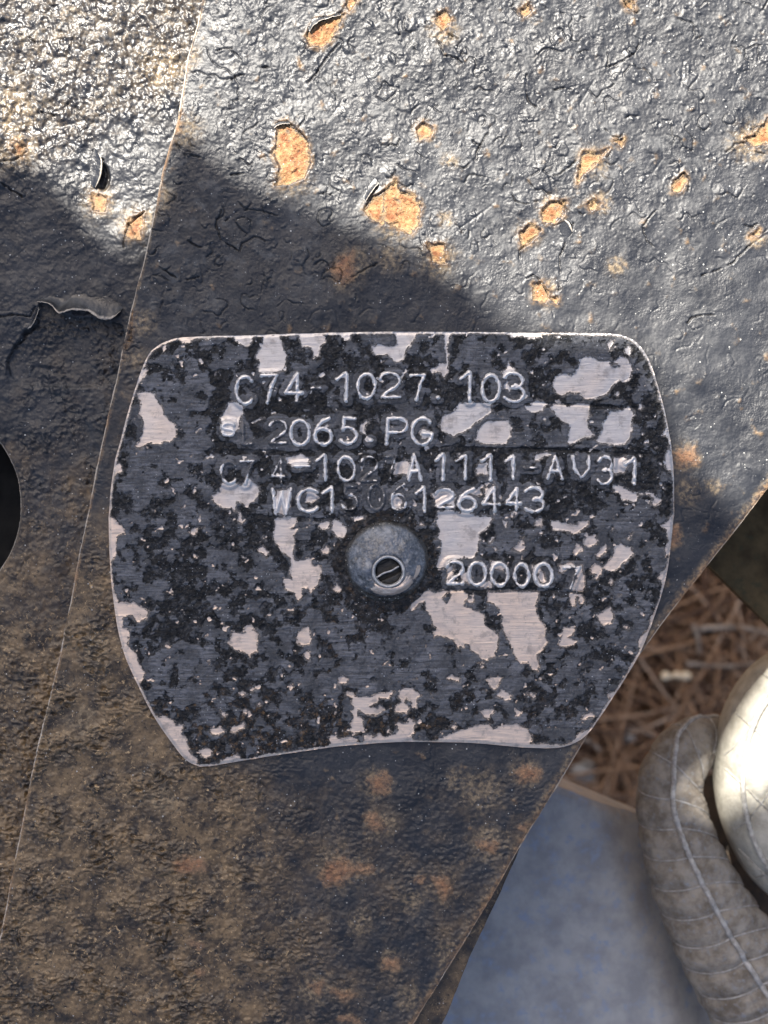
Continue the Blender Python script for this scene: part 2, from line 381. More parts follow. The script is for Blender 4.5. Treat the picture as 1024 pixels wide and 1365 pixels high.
BARE += S(TF, [(190,370),(240,355),(350,345),(340,400),(295,430),(345,435),(320,480),(325,540),(315,620),(340,650),(380,640),(425,620),(445,680),(500,675),(505,740),(480,820),(430,865),(415,835),(375,835),(370,905),(345,935),(320,870),(260,840),(240,765),(290,770),(310,780),(290,740),(300,680),(290,630),(240,590),(200,540),(180,490),(190,430)],
 [(0,80),(30,110),(80,150),(85,190),(50,240),(-20,270),(-40,150)], [(485,400),(530,380),(568,385),(550,430),(510,440),(485,425)], [(570,395),(610,372),(640,395),(705,450),(690,490),(685,550),(665,570),(650,540),(640,500),(600,480),(580,440)],
 [(710,355),(780,348),(860,360),(850,385),(800,398),(770,385),(740,385)], [(497,580),(540,542),(570,570),(550,605),(510,605)], [(75,570),(110,550),(145,595),(135,630),(100,600)], [(585,830),(610,810),(643,835),(620,865),(595,855)],
 [(640,270),(670,265),(675,300),(645,300)], [(670,210),(700,180),(745,220),(700,220)], [(400,180),(430,160),(495,215),(440,265),(400,250)], [(200,170),(300,165),(300,260),(265,340),(200,330),(190,260)], [(275,970),(320,968),(310,990),(275,988)],
 [(970,230),(1020,205),(1055,235),(1050,290),(1000,300)])
BARE += S(TG, [(315,320),(400,300),(460,325),(520,305),(570,340),(600,350),(690,345),(695,370),(650,440),(600,470),(610,510),(590,580),(570,640),(500,625),(450,650),(400,660),(360,700),(300,715),(262,745),(265,700),(310,670),(330,620),(350,570),(345,520),(315,495),(340,450),(315,400)],
 [(175,415),(210,388),(235,405),(200,428)], [(300,280),(310,230),(270,200),(350,165),(410,155),(440,200),(440,290),(380,260),(330,290)], [(640,230),(640,150),(720,150),(700,170),(640,240)], [(520,180),(600,160),(620,200),(580,215)],
 [(665,510),(705,488),(690,525),(670,530)], [(695,560),(715,558),(738,575),(715,578)], [(825,580),(870,540),(905,480),(905,540),(922,575),(880,590)], [(760,370),(800,385),(795,420),(775,410)], [(985,370),(1024,362),(1040,375),(1030,420),(985,410)], [(820,320),(850,318),(840,350),(820,355)],
 [(680,650),(720,650),(800,680),(770,720),(700,700)], [(480,740),(540,730),(560,800),(600,820),(680,780),(690,830),(630,835),(560,815),(490,780)], [(390,690),(430,680),(430,760),(385,790)], [(960,690),(1034,680),(1000,750),(970,760)],
 [(120,940),(170,900),(220,830),(270,830),(300,870),(340,860),(370,840),(400,860),(380,880),(350,910),(380,940),(430,860),(490,850),(540,890),(500,950),(540,970),(600,990),(640,1010),(645,1050),(650,1084),(740,1154),(730,1224),(715,1309),(680,1314),(660,1329),(620,1324),(600,1292),(550,1264),(540,1219),(510,1214),(500,1239),(455,1244),(440,1194),(380,1174),(330,1164),(295,1175),(290,1134),(320,1114),(285,1084),(280,1024),(240,990),(240,930),(210,940),(150,990)],
 [(660,860),(1000,860),(1010,900),(990,950),(1000,1000),(1031,1074),(1051,1084),(1056,1164),(1076,1204),(1031,1264),(996,1284),(1020,1364),(1000,1409),(960,1384),(940,1344),(890,1349),(850,1304),(830,1244),(800,1184),(770,1134),(755,1074),(765,1024),(740,980),(700,940),(660,930)],
 [(520,920),(570,880),(570,930),(545,945)])
BARE += S(TH, [(540,130),(600,145),(640,170),(700,190),(780,180),(810,190),(830,220),(870,235),(860,265),(825,280),(800,262),(815,235),(800,205),(750,195),(710,200),(705,240),(680,255),(640,240),(600,230),(580,190),(550,180)],
 [(120,380),(165,378),(200,400),(270,400),(300,410),(310,385),(375,378),(370,425),(340,440),(300,460),(275,470),(250,455),(200,450),(125,440)], [(340,510),(370,480),(425,475),(438,540),(405,550),(380,560),(350,540)], [(268,580),(300,545),(345,560),(310,600),(280,615)],
 [(418,610),(490,540),(512,560),(500,590),(440,635)], [(475,690),(540,620),(555,550),(600,530),(630,560),(660,555),(685,605),(640,650),(555,720),(490,710)], [(385,710),(420,670),(470,700),(455,740),(440,780),(415,775),(425,750),(390,740)],
 [(635,490),(675,460),(660,500),(650,505)], [(510,800),(530,772),(548,790),(530,820)], [(868,410),(910,380),(945,330),(970,340),(970,420),(940,600),(900,620),(890,570),(915,520),(905,440)], [(850,770),(875,720),(910,690),(930,700),(895,800),(870,785)],
 [(820,1044),(830,980),(855,950),(850,1044)], [(170,680),(260,662),(290,690),(330,680),(345,740),(355,830),(330,855),(260,850),(265,820),(300,770),(285,700),(250,690),(200,735),(175,730)], [(250,875),(290,870),(295,960),(265,965),(248,940)],
 [(300,880),(335,880),(345,940),(320,950)], [(430,1020),(490,980),(530,968),(550,1044),(529,1079),(479,1086),(459,1074)], [(890,0),(940,0),(955,30),(910,25)], [(575,872),(600,880),(585,888)], [(30,720),(70,730),(90,790),(40,800)])
BARE += S(TI, [(60,0),(140,0),(120,50),(130,85),(185,90),(165,150),(160,190),(215,260),(245,330),(283,385),(270,430),(245,470),(170,350),(90,120)], [(180,-10),(305,-10),(290,20),(235,42)],
 [(320,680),(380,690),(410,680),(465,700),(490,740),(540,745),(530,790),(560,840),(580,920),(630,970),(640,1034),(580,1015),(470,900),(390,800)], [(775,1040),(800,980),(905,945),(940,980),(1024,965),(1000,1000),(800,1034)],
 [(835,170),(870,140),(870,105),(950,120),(1010,92),(1061,125),(1043,190),(1048,245),(993,262),(950,250),(900,230),(850,200)], [(718,790),(730,760),(790,757),(828,785),(800,805),(740,812)], [(857,755),(900,750),(950,725),(955,760),(890,793),(865,785)],
 [(650,915),(700,895),(738,925),(730,945),(700,960),(665,955)], [(423,205),(440,188),(458,205),(438,220)], [(790,635),(835,670),(830,690),(800,680)], [(922,520),(945,512),(970,535),(945,552)], [(990,500),(1024,480),(1034,500),(1000,520)], [(945,640),(980,640),(970,670),(950,660)], [(700,305),(722,305),(715,328)], [(955,80),(1000,62),(1020,90),(980,120),(950,105)])
BARE += S(TJ, [(335,150),(345,115),(380,80),(420,72),(432,110),(438,160),(430,190),(380,205),(340,185)], [(388,270),(405,235),(435,245),(420,300),(395,285)], [(620,430),(650,400),(685,425),(680,465),(620,465)], [(65,595),(90,580),(108,605),(75,612)], [(283,485),(305,467),(320,485),(300,500)],
 [(670,520),(720,515),(740,545),(790,550),(850,540),(960,515),(1010,515),(970,560),(900,560),(870,600),(830,620),(890,630),(930,640),(920,665),(870,680),(800,665),(760,640),(755,680),(790,700),(795,770),(730,808),(700,780),(705,730),(720,690),(705,650),(725,620),(705,595),(720,560),(675,540)],
 [(552,825),(600,815),(620,830),(700,820),(755,835),(752,885),(640,895),(575,902)], [(790,812),(840,808),(860,830),(900,800),(940,825),(1000,800),(1054,795),(1024,875),(890,880),(805,880)], [(945,780),(965,762),(978,780),(955,795)])
BARE += S(TK, [(70,500),(150,490),(215,540),(180,570),(185,630),(150,625),(140,590),(110,560),(100,590),(130,630),(120,655),(80,665),(35,655),(35,620),(75,580),(50,555)],
 [(35,735),(60,720),(90,740),(120,730),(130,700),(175,730),(165,780),(140,820),(170,850),(300,855),(380,820),(410,800),(500,775),(600,740),(665,730),(700,765),(740,750),(790,735),(870,735),(930,770),(970,830),(950,870),(1024,875),(1024,910),(780,900),(560,880),(300,877),(0,880),(0,800),(40,800),(55,770)],
 [(380,415),(430,405),(480,430),(470,452),(420,440),(400,440)], [(645,430),(710,410),(770,415),(730,480),(715,510),(680,490),(670,450)], [(720,550),(755,500),(835,545),(785,580),(770,560)], [(612,650),(690,625),(717,650),(670,708),(640,690)],
 [(850,630),(900,650),(880,685),(852,680)], [(905,530),(960,525),(990,535),(985,570),(965,570),(960,540)], [(418,745),(440,730),(460,750),(440,772)], [(645,500),(660,500),(655,518)], [(585,318),(640,318),(635,328),(590,327)])
BARE += S(TL, [(222,190),(260,80),(335,80),(325,130),(290,150),(345,170),(330,200),(240,212)], [(755,180),(770,150),(830,90),(880,80),(810,230),(770,215)], [(848,50),(855,0),(890,0),(870,50)], [(555,545),(575,515),(620,515),(600,550),(575,575)], [(375,700),(400,665),(440,655),(473,680),(455,695),(410,705)],
 [(0,770),(40,800),(45,850),(20,870),(-10,870)], [(-10,875),(60,868),(170,870),(260,880),(310,860),(350,800),(440,760),(380,850),(290,905),(190,915),(-10,912)], [(670,75),(690,65),(702,80),(685,97)], [(85,430),(105,418),(115,425),(95,438)])

# --- characters: strokes in a unit box (x right, y down)
def ell(cx, cy, rx, ry, a0, a1, n=14):
    return [(cx + rx * math.cos(math.radians(a0 + (a1 - a0) * i / n)), cy + ry * math.sin(math.radians(a0 + (a1 - a0) * i / n))) for i in range(n + 1)]
GL = {
 '0': [ell(.5, .5, .5, .5, 0, 360, 22)],
 '1': [[(.0, .24), (.35, .13), (.68, .0), (.76, .06), (.74, 1)]],
 '2': [ell(.5, .3, .5, .3, -165, 20, 12) + [(.8, .56), (.4, .74), (.06, .97)], [(.06, .98), (.98, .96)]],
 '3': [ell(.45, .27, .5, .27, -155, 80, 12) + [(.4, .52)], [(.4, .5)] + ell(.45, .72, .55, .28, -75, 150, 14)],
 '4': [[(.72, 1), (.72, .02)], [(.72, .0), (.02, .70), (1, .72)]],
 '5': [[(.9, .02), (.25, .0), (.16, .44)] + ell(.45, .68, .52, .32, -125, 145, 14)],
 '6': [[(.92, .0), (.5, .12), (.15, .36), (.0, .64)] + ell(.5, .69, .5, .31, 180, -180, 20)],
 '7': [[(.0, .04), (.95, .02), (.6, .42), (.36, 1)]],
 'A': [[(0, 1), (.5, 0), (1, 1)], [(.2, .66), (.82, .66)]],
 'C': [ell(.55, .5, .55, .5, -45, -318, 20)],
 'G': [ell(.55, .5, .55, .5, -42, -350, 20) + [(1.0, .6), (.62, .58)]],
 'L': [[(0, 0), (0, 1), (.9, 1)]],
 'P': [[(.0, 1), (.02, .02), (.6, .0)] + ell(.6, .28, .4, .28, -80, 80, 10) + [(.02, .56)]],
 'S': [ell(.5, .26, .45, .26, -20, -230, 10) + [(.5, .5)] + ell(.5, .74, .45, .26, -60, 160, 10)],
 'V': [[(0, 0), (.05, .6), (.42, .98), (.55, .98), (.95, .6), (1, 0)]],
 'W': [[(0, 0), (.22, 1), (.5, .15), (.78, 1), (1, 0)]],
 '-': [[(0, .5), (1, .45)]],
 '.': [[(.4, .5), (.6, .5)]],
 'T': [[(0, 0), (1, 0)], [(.5, 0), (.5, 1)]],
}
# char, x0, x1, y0, y1, wear (1 = metal showing all along the ridge)
CH = [('C',316,338,503,539,1),('7',350,371,500,538,1),('4',381,403,499,535,1),('-',416,427,513,523,.6),('1',449,467,498,535,1),('0',477,500,499,532,.85),('2',507,533,498,531,.85),('7',548,567,500,534,.8),('.',579,588,527,535,1),('1',613,630,497,535,1),('0',642,665,501,536,1),('3',672,697,498,536,1),
 ('S',297,314,565,581,.7),('L',325,338,565,592,.35),('2',360,383,561,592,.55),('0',388,413,561,594,1),('6',420,442,558,593,1),('5',454,476,558,592,1),('.',489,499,583,593,1),('P',516,542,558,592,1),('G',549,574,558,593,1),
 ('C',296,316,616,644,.6),('7',322,340,614,645,.45),('4',364,380,612,644,.6),('-',394,413,616,628,.8),('1',422,438,607,640,1),('0',451,473,609,641,.8),('2',481,503,609,642,.45),('7',514,529,608,640,.35),('A',544,561,606,640,1),('1',580,594,606,640,1),('1',608,624,607,639,.85),('1',642,657,607,640,1),('1',673,687,608,638,1),('-',699,714,618,630,.5),('A',729,748,609,638,.9),('V',763,784,609,636,.9),('3',796,814,609,645,.85),('1',832,848,611,645,1),
 ('W',364,388,652,685,.9),('C',398,425,652,682,1),('1',431,447,650,682,1),('5',456,477,648,679,.3),('0',491,512,646,679,.25),('6',521,541,646,680,.55),('1',555,569,650,682,.95),('2',580,604,652,677,.7),('6',611,633,652,681,1),('4',643,664,650,681,.95),('4',674,693,651,679,1),('3',700,723,650,682,1),
 ('2',595,617,748,778,.95),('0',624,647,749,779,1),('0',654,676,750,780,.95),('0',685,704,751,781,.95),('0',712,735,751,781,1),('7',751,772,755,786,.3)]
rng = random.Random(5)
STROKES = []
for c, x0, x1, y0, y1, wr in CH:
    tilt = rng.uniform(-.03, .03)
    STROKES.append([[(x0 + (x1 - x0) * (a + tilt * (.5 - b) * 2), y0 + (y1 - y0) * b) for a, b in st] for st in GL[c]])
ALLS = [s for st in STROKES for s in st]
FAINT = [[(x0 + (x1 - x0) * a, y0 + (y1 - y0) * b) for a, b in st] for (c, x0, x1, y0, y1) in (('T', 318, 346, 798, 828), ('G', 364, 392, 800, 834)  ) for st in GL[c]]

# --- fields of the plate on a lattice one photo pixel wide
gu, gv = np.meshgrid(np.arange(140, 906, 1.0), np.arange(436, 1030, 1.0))
OUTL = crom(PLATE_OUT, 6, True)
ed = poly_sdf(gu, gv, [OUTL], 40)
wu = gu + 2.4 * fbm(gu, gv, 11, 3, 1); wv = gv + 2.4 * fbm(gu, gv, 11, 3, 2)
bare = poly_sdf(wu, wv, BARE, 25)
sd_ = fbm(gu, gv, 13, 3, 5) - .46 + .12 * fbm(gu, gv, 80, 2, 6); bare = np.maximum(bare, sd_ * 18); bare = bare - 9 * sst(-np.hypot((gu - 515) / 1.04, gv - 749), -68, -58)      # small random chips
ld = line_dist(gu, gv, ALLS, 34.); fd = line_dist(gu, gv, FAINT, 20.)
rowm = 0
for (y0, y1, x0, x1) in ((492, 548, 285, 715), (550, 602, 285, 590), (602, 650, 280, 868), (645, 688, 300, 745), (742, 786, 570, 800)):
    rowm = np.maximum(rowm, sst(gv, y0 - 4, y0 + 3) * sst(-gv, -y1 - 4, -y1 + 3) * sst(gu, x0 - 10, x0 + 6) * sst(-gu, -x1 - 10, -x1 + 6))
big = fbm(gu, gv, 62, 3, 11); mid = fbm(gu, gv, 20, 4, 12, .6)
grey = .10 + 1.3 * big + 2.3 * mid + .3 * fbm(gu, gv, 9, 3, 13, .65)
grey += .45 * np.exp(-((gu - 230) ** 2 / 75 ** 2 + (gv - 590) ** 2 / 90 ** 2)) - .30 * np.exp(-((gu - 270) ** 2 / 110 ** 2 + (gv - 780) ** 2 / 60 ** 2))
grey += .35 * np.exp(-((gu - 760) ** 2 / 60 ** 2 + (gv - 480) ** 2 / 30 ** 2)) + .6 * np.exp(-((gu - 700) ** 2 / 110 ** 2 + (gv - 565) ** 2 / 22 ** 2))
grey -= .8 * np.exp(-((gu - 885) ** 2 / 26 ** 2)) * sst(-gv, -760, -600)
grey -= .5 * sst(gv, 925, 960) * sst(-gu, -560, -420) + .35 * np.exp(-((gu - 600) ** 2 / 70 ** 2 + (gv - 960) ** 2 / 18 ** 2))
grey += .45 * np.exp(-((gu - 600) ** 2 / 200 ** 2 + (gv - 880) ** 2 / 40 ** 2)) + .3 * np.exp(-((gu - 430) ** 2 / 60 ** 2 + (gv - 880) ** 2 / 50 ** 2))
grey = grey - 1.2 * sst(-np.hypot((gu - 515) / 1.04, gv - 749), -72, -58); brown_rv = .5 * sst(-np.hypot((gu - 515) / 1.04, gv - 749), -72, -58)
near = sst(-ld, -10, -7.5)                                                # grey halo of the raised strokes
hal = fbm(gu, gv, 45, 2, 14)
grey = grey - rowm * (.62 + 1.5 * hal) + rowm * near * (.85 + 1.5 * fbm(gu, gv, 35, 2, 15))
for (x0, x1, y) in ((700, 870, 541), (690, 860, 600), (590, 700, 598), (340, 450, 690), (600, 780, 789), (290, 420, 602)):
    l = line_dist(gu, gv + 2.5 * fbm(gu, gv, 25, 2, 3), [[(x0, y), (x1, y + 3)]], 14.)
    grey -= 1.3 * sst(-l, -4.5, -2.2)
ridge_line = line_dist(gu, gv, [[(600, 787), (690, 785), (776, 788)], [(705, 537), (850, 545)], [(690, 598), (860, 606)], [(820, 640), (890, 648)]], 12.)
warm = np.clip(sst(gv, 560, 860) + .5 * fbm(gu, gv, 50, 2, 21) - .5 * np.exp(-((gu - 625) ** 2 / 50 ** 2 + (gv - 715) ** 2 / 40 ** 2)) + .5 * sst(-gu, -340, -200), 0, 1)
brown = np.clip(sst(gv, 900, 980) * sst(-gu, -640, -480) * 1.2 + .7 * np.exp(-((gu - 450) ** 2 / 40 ** 2 + (gv - 840) ** 2 / 40 ** 2)) + .3 * sst(gv, 840, 980), 0, 1)
brown = np.maximum(brown, brown_rv)
diag = sst(-gu, -330, -270) * sst(-gv, -760, -700)
pf_ = 1 - sst(bare, -1.5, .5)
ht = 9.0 + .8 * fbm(gu, gv, 120, 2, 31) + (.25 + .8 * pf_) * fbm(gu, gv, 16, 3, 32) + .6 * pf_ * fbm(gu, gv, 4.5, 2, 33)
ht += .9 * pf_ * sst(grey, -.12, .12) * (1 - .4 * rowm) + 1.0 * rowm * sst(-ld, -11, -5) - .8 * sst(bare, -.9, .9) * (1 - sst(-ld, -9, -6))
ht += .9 * sst(-fd, -5, -1.5) - 1.2 * sst(-ridge_line, -2.4, -.8) + .9 * pf_ * sst(fbm(gu, gv, 7, 3, 35), .05, .25) * sst(-grey, -.1, .2)
rv = np.hypot((gu - 516) / 1.06, gv - 748); ht += 2.2 * sst(-rv, -74, -52)      # dished up round the rivet
rimw = 2.2 + 1.6 * fbm(gu, gv, 30, 2, 41)
bare = np.maximum(bare, (rimw - ed) * 1.0)
ht -= 2.2 * (1 - sst(ed, -1, 4.5)) ** 1.4
FLD = {'ht': ht, 'bare': bare, 'grey': grey, 'warm': warm, 'brown': brown, 'diag': diag}
def samp(name, X, Y):
    f = FLD[name]; x = np.clip(X - 140, 0, f.shape[1] - 1.001); y = np.clip(Y - 436, 0, f.shape[0] - 1.001)
    i = x.astype(int); j = y.astype(int); a = x - i; b = y - j
    return (f[j, i] * (1 - a) + f[j, i + 1] * a) * (1 - b) + (f[j + 1, i] * (1 - a) + f[j + 1, i + 1] * a) * b
ATT = ('bare', 'grey', 'warm', 'brown', 'diag')

plate = thing('identification_plate', 'metal number plate with raised characters and flaking black paint, held by one rivet', 'name plate', (0, 0, 0))
us = np.arange(146.0, 898.5, 1.0); top = []; bot = []
for u in us:
    ys = []
    for p, q in zip(OUTL, np.roll(OUTL, -1, 0)):
        if (p[0] <= u) != (q[0] <= u): ys.append(p[1] + (q[1] - p[1]) * (u - p[0]) / (q[0] - p[0]))
    if not ys: ys = [690.0, 690.0]
    top.append(min(ys)); bot.append(max(ys))
X, Y, F = clip_grid(np.arange(442.0, 1022.0, 1.0), us, np.array(top), np.array(bot), swap=True)
Z = samp('ht', X, Y)
V1 = px_to_m(X, Y, Z)
zt = samp('ht', OUTL[:, 0], OUTL[:, 1])
wV, wF = wall(OUTL, zt, -1.5)
wVm = px_to_m(wV[:, 0], wV[:, 1], wV[:, 2])
at = {k: np.concatenate([samp(k, X, Y), np.full(len(wV), 8.0 if k == 'bare' else (.4 if k == 'warm' else 0.))]) for k in ATT}
link_mesh('plate_sheet', np.concatenate([V1, wVm]), [F, wF + len(V1)], M_plate, plate, at)

R = 4.3
for (c, x0, x1, y0, y1, wr), st in zip(CH, STROKES):
    cx, cy = np.meshgrid(np.arange(x0 - 6, x1 + 6.5, .9), np.arange(y0 - 6, y1 + 6.5, .9))
    d = line_dist(cx, cy, st, 12.)
    ok = d < R
    q = ok[:-1, :-1] & ok[1:, :-1] & ok[1:, 1:] & ok[:-1, 1:]
    idx = np.arange(cx.size).reshape(cx.shape)
    Fq = np.stack([idx[:-1, :-1], idx[1:, :-1], idx[1:, 1:], idx[:-1, 1:]], -1)[q]
    used = np.zeros(cx.size, bool); used[Fq.ravel()] = True; mp = np.cumsum(used) - 1
    xx, yy, dd = cx.ravel()[used], cy.ravel()[used], d.ravel()[used]
    z = samp('ht', xx, yy) - .35 + 3.2 * (1 - sst(dd, .4, R)) * (1 + .12 * fbm(xx, yy, 8, 2, 4))
    nz = fbm(xx, yy, 9, 3, 51)
    b = (2.0 * wr + .45 - dd) * 1.1 + nz * 2.8 - (1 - wr) * 1.6
    A = {k: samp(k, xx, yy) for k in ATT}
    A['bare'] = np.maximum(A['bare'], b); A['warm'] = A['warm'] * .35 + .1; A['grey'] = A['grey'] + .1; A['ltr'] = np.full(len(xx), .5)
    nm = 'raised_hyphen' if c == '-' else 'raised_dot' if c == '.' else 'raised_digit' if c.isdigit() else 'raised_letter'
    link_mesh(nm, px_to_m(xx, yy, z), mp[Fq], M_plate, plate, A)

# --- rivet: dished washer-like head, hollow pin with a slot across it
def lathe_px(prof, cx, cy, n=96, sx=1.0, sy=1.0, jit=0, seed=0, rot=0, skew=(0, 0)):
    """prof: (radius, z) in px; returns world verts, faces"""
    P = np.array(prof, float); a = np.arange(n) / n * 2 * np.pi
    rr = P[:, 0][:, None] * np.ones(n); zz = P[:, 1][:, None] * np.ones(n)
    x = cx + rr * np.cos(a) * sx + skew[0] * zz; y = cy + rr * np.sin(a) * sy + skew[1] * zz
    if jit:
        k = fbm(x, y, 14, 3, seed) * jit; zz = zz + k; w = fbm(x * 1.0, y, 20, 2, seed + 3) * jit * np.minimum(rr / 10, 1)
        x = x + w * np.cos(a); y = y + w * np.sin(a)
    m = len(P); i = np.arange(m - 1)[:, None]; j = np.arange(n)[None]; k2 = (j + 1) % n
    Fc = np.stack([i * n + j, i * n + k2, (i + 1) * n + k2, (i + 1) * n + j], -1).reshape(-1, 4)
    return x.ravel(), y.ravel(), zz.ravel(), Fc
def rivet_mat():
    n = NT('rivet_paint')
    worn = n.attr('worn'); f = n.noise(7, 4, .65)
    c = n.mix(n.mr(n.noise(16, 4, .65), .3, .7), (.030, .036, .046), (.12, .138, .17))
    c = n.mix(n.mul(n.mr(f, .5, .7), .7), c, (.26, .28, .32))
    c = n.mix(n.mul(n.mr(n.add(n.attr('grime'), n.mad(f, .8, -.4)), .3, .8), .9), c, (.018, .015, .012))
    w = n.mr(n.add(worn, n.mad(n.noise(6, 4, .7, w=3), 2.0, -1.0)), .42, .6)
    c = n.mix(w, c, n.mix(f, (.45, .33, .25), (.72, .66, .62)))
    c = n.mix(n.mul(n.specks(3.0, .3, .3), n.mr(n.attr('grime'), .05, .3)), c, (.5, .48, .45))
    return n.out(c, n.mixf(w, n.mr(f, .3, .7, .2, .42), .4), n.mul(w, .5), n.bump(n.add(n.add(n.mul(n.noise(3.5, 2, .6, w=2), .6), n.noise(9, 3, .6, w=5)), n.mul(w, -.5)), 2.4, .9), .9)
M_rivet = rivet_mat()
prof = [(58, 7.5), (56, 10.5), (53, 13.5), (49, 16.5), (44, 19.5), (39, 22), (34, 24), (30, 25.3), (27, 26), (25, 26.2), (22.5, 25.8), (21.5, 24.5)]
prof = [(p[0], 7.5 + (p[1] - 7.5) * 1.35) for p in crom(prof, 4)]
x, y, z, Fc = lathe_px(prof, 515.5, 748, 120, 1.0, .95, 2.2, 60)
# the pin sits off centre: shift inner rings towards it
rr = np.hypot(x - 515.5, (y - 748) / .95); k = 1 - sst(rr, 22, 54)
x = x + 2.5 * k; y = y + 12.5 * k
dang = np.arctan2(y - 755, x - 517)
worn = np.exp(-((dang - 1.35) / .85) ** 4) * sst(rr, 22, 25) * sst(-rr, -47, -38) * 1.5 + np.exp(-((dang - .12) / .22) ** 2) * sst(rr, 36, 39) * sst(-rr, -46, -42) * 1.3
grime = np.clip(sst(rr, 44, 56) * .9 + .55 * sst(y, 770, 800), 0, 1)
riv = link_mesh('rivet_head', px_to_m(x, y, z), Fc, M_rivet, plate, {'worn': worn, 'grime': grime})
M_pinrim = mat_simple('worn_pin_metal', (.30, .31, .33), (.62, .61, .60), 6, .38, 1.2, 3, .45)
M_pin = mat_simple('dirty_pin_metal', (.012, .012, .013), (.05, .048, .046), 7, .5, 2.0, 3)
prof = [(22.4, 26), (22, 31.8), (20.6, 34.6), (18.8, 34.2), (17.6, 31), (17, 23)]
x, y, z, Fc = lathe_px([tuple(p) for p in crom(prof, 3)], 518, 760.5, 64, 1, .98, .9, 62)
link_mesh('pin_rim', px_to_m(x, y, z), Fc, M_pinrim, riv)
prof = [(18.5, 22), (16.5, 26), (14, 27.6), (8, 28.2), (.01, 28.3)]
x, y, z, Fc = lathe_px([tuple(p) for p in crom(prof, 5)], 518, 760.5, 72, 1, .98, .8, 63)
sl = (y - 760.5) * math.cos(.42) + (x - 518) * math.sin(.42)
z = z - 8.0 * sst(-np.abs(sl - 3.5), -5.0, -3.2) - 5 * sst(-np.abs(sl + 8), -6, -4)
link_mesh('slotted_pin', px_to_m(x, y, z), Fc, M_pin, riv)
t_ = np.linspace(-16, 16, 20)
pv, pf = tube(px_to_m(518 + t_ * math.cos(.42) - 1, 760.5 - t_ * math.sin(.42) + .5 + .6 * np.sin(t_ * .3), 29.2 - .004 * t_ ** 2), 1.3 * U, 7)
link_mesh('slot_edge', pv, pf, M_pinrim, riv)

# ================================================================== STEEL PLATES
Q1 = (0, 0, 2.0); Q2 = (512, 0, 2.0); Q7 = (0, 980, 2.0); Q8 = (512, 900, 2.0)
RUST = S(Q1, [(815,95),(850,50),(890,45),(918,38),(900,75),(880,110),(855,125),(825,122)], [(920,15),(935,-10),(950,0),(935,30)],
 [(740,330),(765,325),(800,355),(820,380),(828,440),(810,475),(775,490),(735,495),(745,450),(730,410),(740,370)], [(970,560),(990,530),(1024,510),(1024,600),(990,585)],
 [(468,300),(482,300),(476,350),(462,360)], [(352,830),(345,895),(335,930),(350,900)])
RUST += S(Q2, [(0,510),(30,480),(45,510),(80,520),(98,550),(90,600),(70,625),(40,610),(20,600),(-5,590)], [(140,40),(165,25),(180,50),(160,85),(140,65)], [(365,25),(385,10),(395,30),(370,45)], [(640,5),(665,0),(665,25),(645,20)],
 [(85,345),(105,325),(130,340),(125,365),(95,372)], [(530,405),(570,410),(600,395),(560,440),(535,460),(515,490),(520,450)], [(615,375),(640,370),(632,390)], [(420,560),(440,540),(485,535),(480,570),(455,595),(425,590)],
 [(362,620),(395,595),(418,615),(385,650),(368,660)], [(540,545),(560,530),(580,545),(550,560)], [(397,760),(420,750),(438,780),(430,805),(400,800)], [(440,795),(465,790),(460,810)], [(770,490),(800,462),(808,480),(790,510),(770,510)],
 [(960,370),(990,360),(1024,315),(1040,380),(990,390)], [(115,650),(160,650),(165,700),(130,700)], [(975,630),(1000,610),(1000,625)])
SOFT = S(Q1, [(880,720),(905,690),(940,670),(940,740),(915,755),(890,730)]) + S(Q7, [(465,340),(490,325),(540,330),(548,360),(500,365),(475,362)], [(855,380),(875,340),(920,330),(935,350),(990,350),(995,360),(930,370),(905,395),(870,400)],
 [(985,120),(1024,105),(1034,150),(1000,150)], [(975,215),(1000,210),(1024,250),(990,245)], [(505,550),(540,560),(530,570)], [(885,680),(945,690),(920,705)], [(520,630),(540,630),(530,640)], [(905,755),(940,750),(960,768)], [(830,665),(860,660),(850,685)])
SOFT += S(Q8, [(355,260),(375,242),(415,255),(408,275),(365,282)], [(0,260),(15,280),(0,315)], [(130,540),(165,540),(180,570),(160,598),(145,570)], [(85,545),(105,540),(95,555)], [(250,445),(300,450),(290,470),(260,460)], [(0,760),(40,755),(35,780),(0,780)], [(360,405),(395,400),(380,420)])
SOFT += [[(898,602), (925, 598), (930, 618), (905, 620)], [(893, 705), (903, 700), (905, 722), (895, 728)]]
HALO = [(250,75,22),(245,175,30),(215,265,26),(432,40,16),(388,235,34),(190,430,24),(178,480,20),(590,40,26),(563,172,18),(525,300,30),(583,345,32),(470,355,34),(458,370,26),(820,355,16),(730,390,24),(706,312,22),(790,215,26),(800,270,20),(735,275,24),
 (1000,190,34),(905,245,14),(1010,320,16),(912,610,26),(915,655,24),(950,650,14),(130,265,26),(180,300,22),(600,215,14),(595,292,14),(520,345,26),(965,760,22),(700,1030,26),(640,1055,38),(500,1045,28),(510,1100,26),(450,1160,40),(590,1180,26),(650,1125,30),(420,1320,28),(520,1280,22),(600,1270,26),(250,1152,26),
 (215,1067,26),(545,1330,24),(130,860,22),(655,1230,30),(690,1180,26),(610,1040,20),(550,1200,22),(110,960,30),(480,1230,22)]
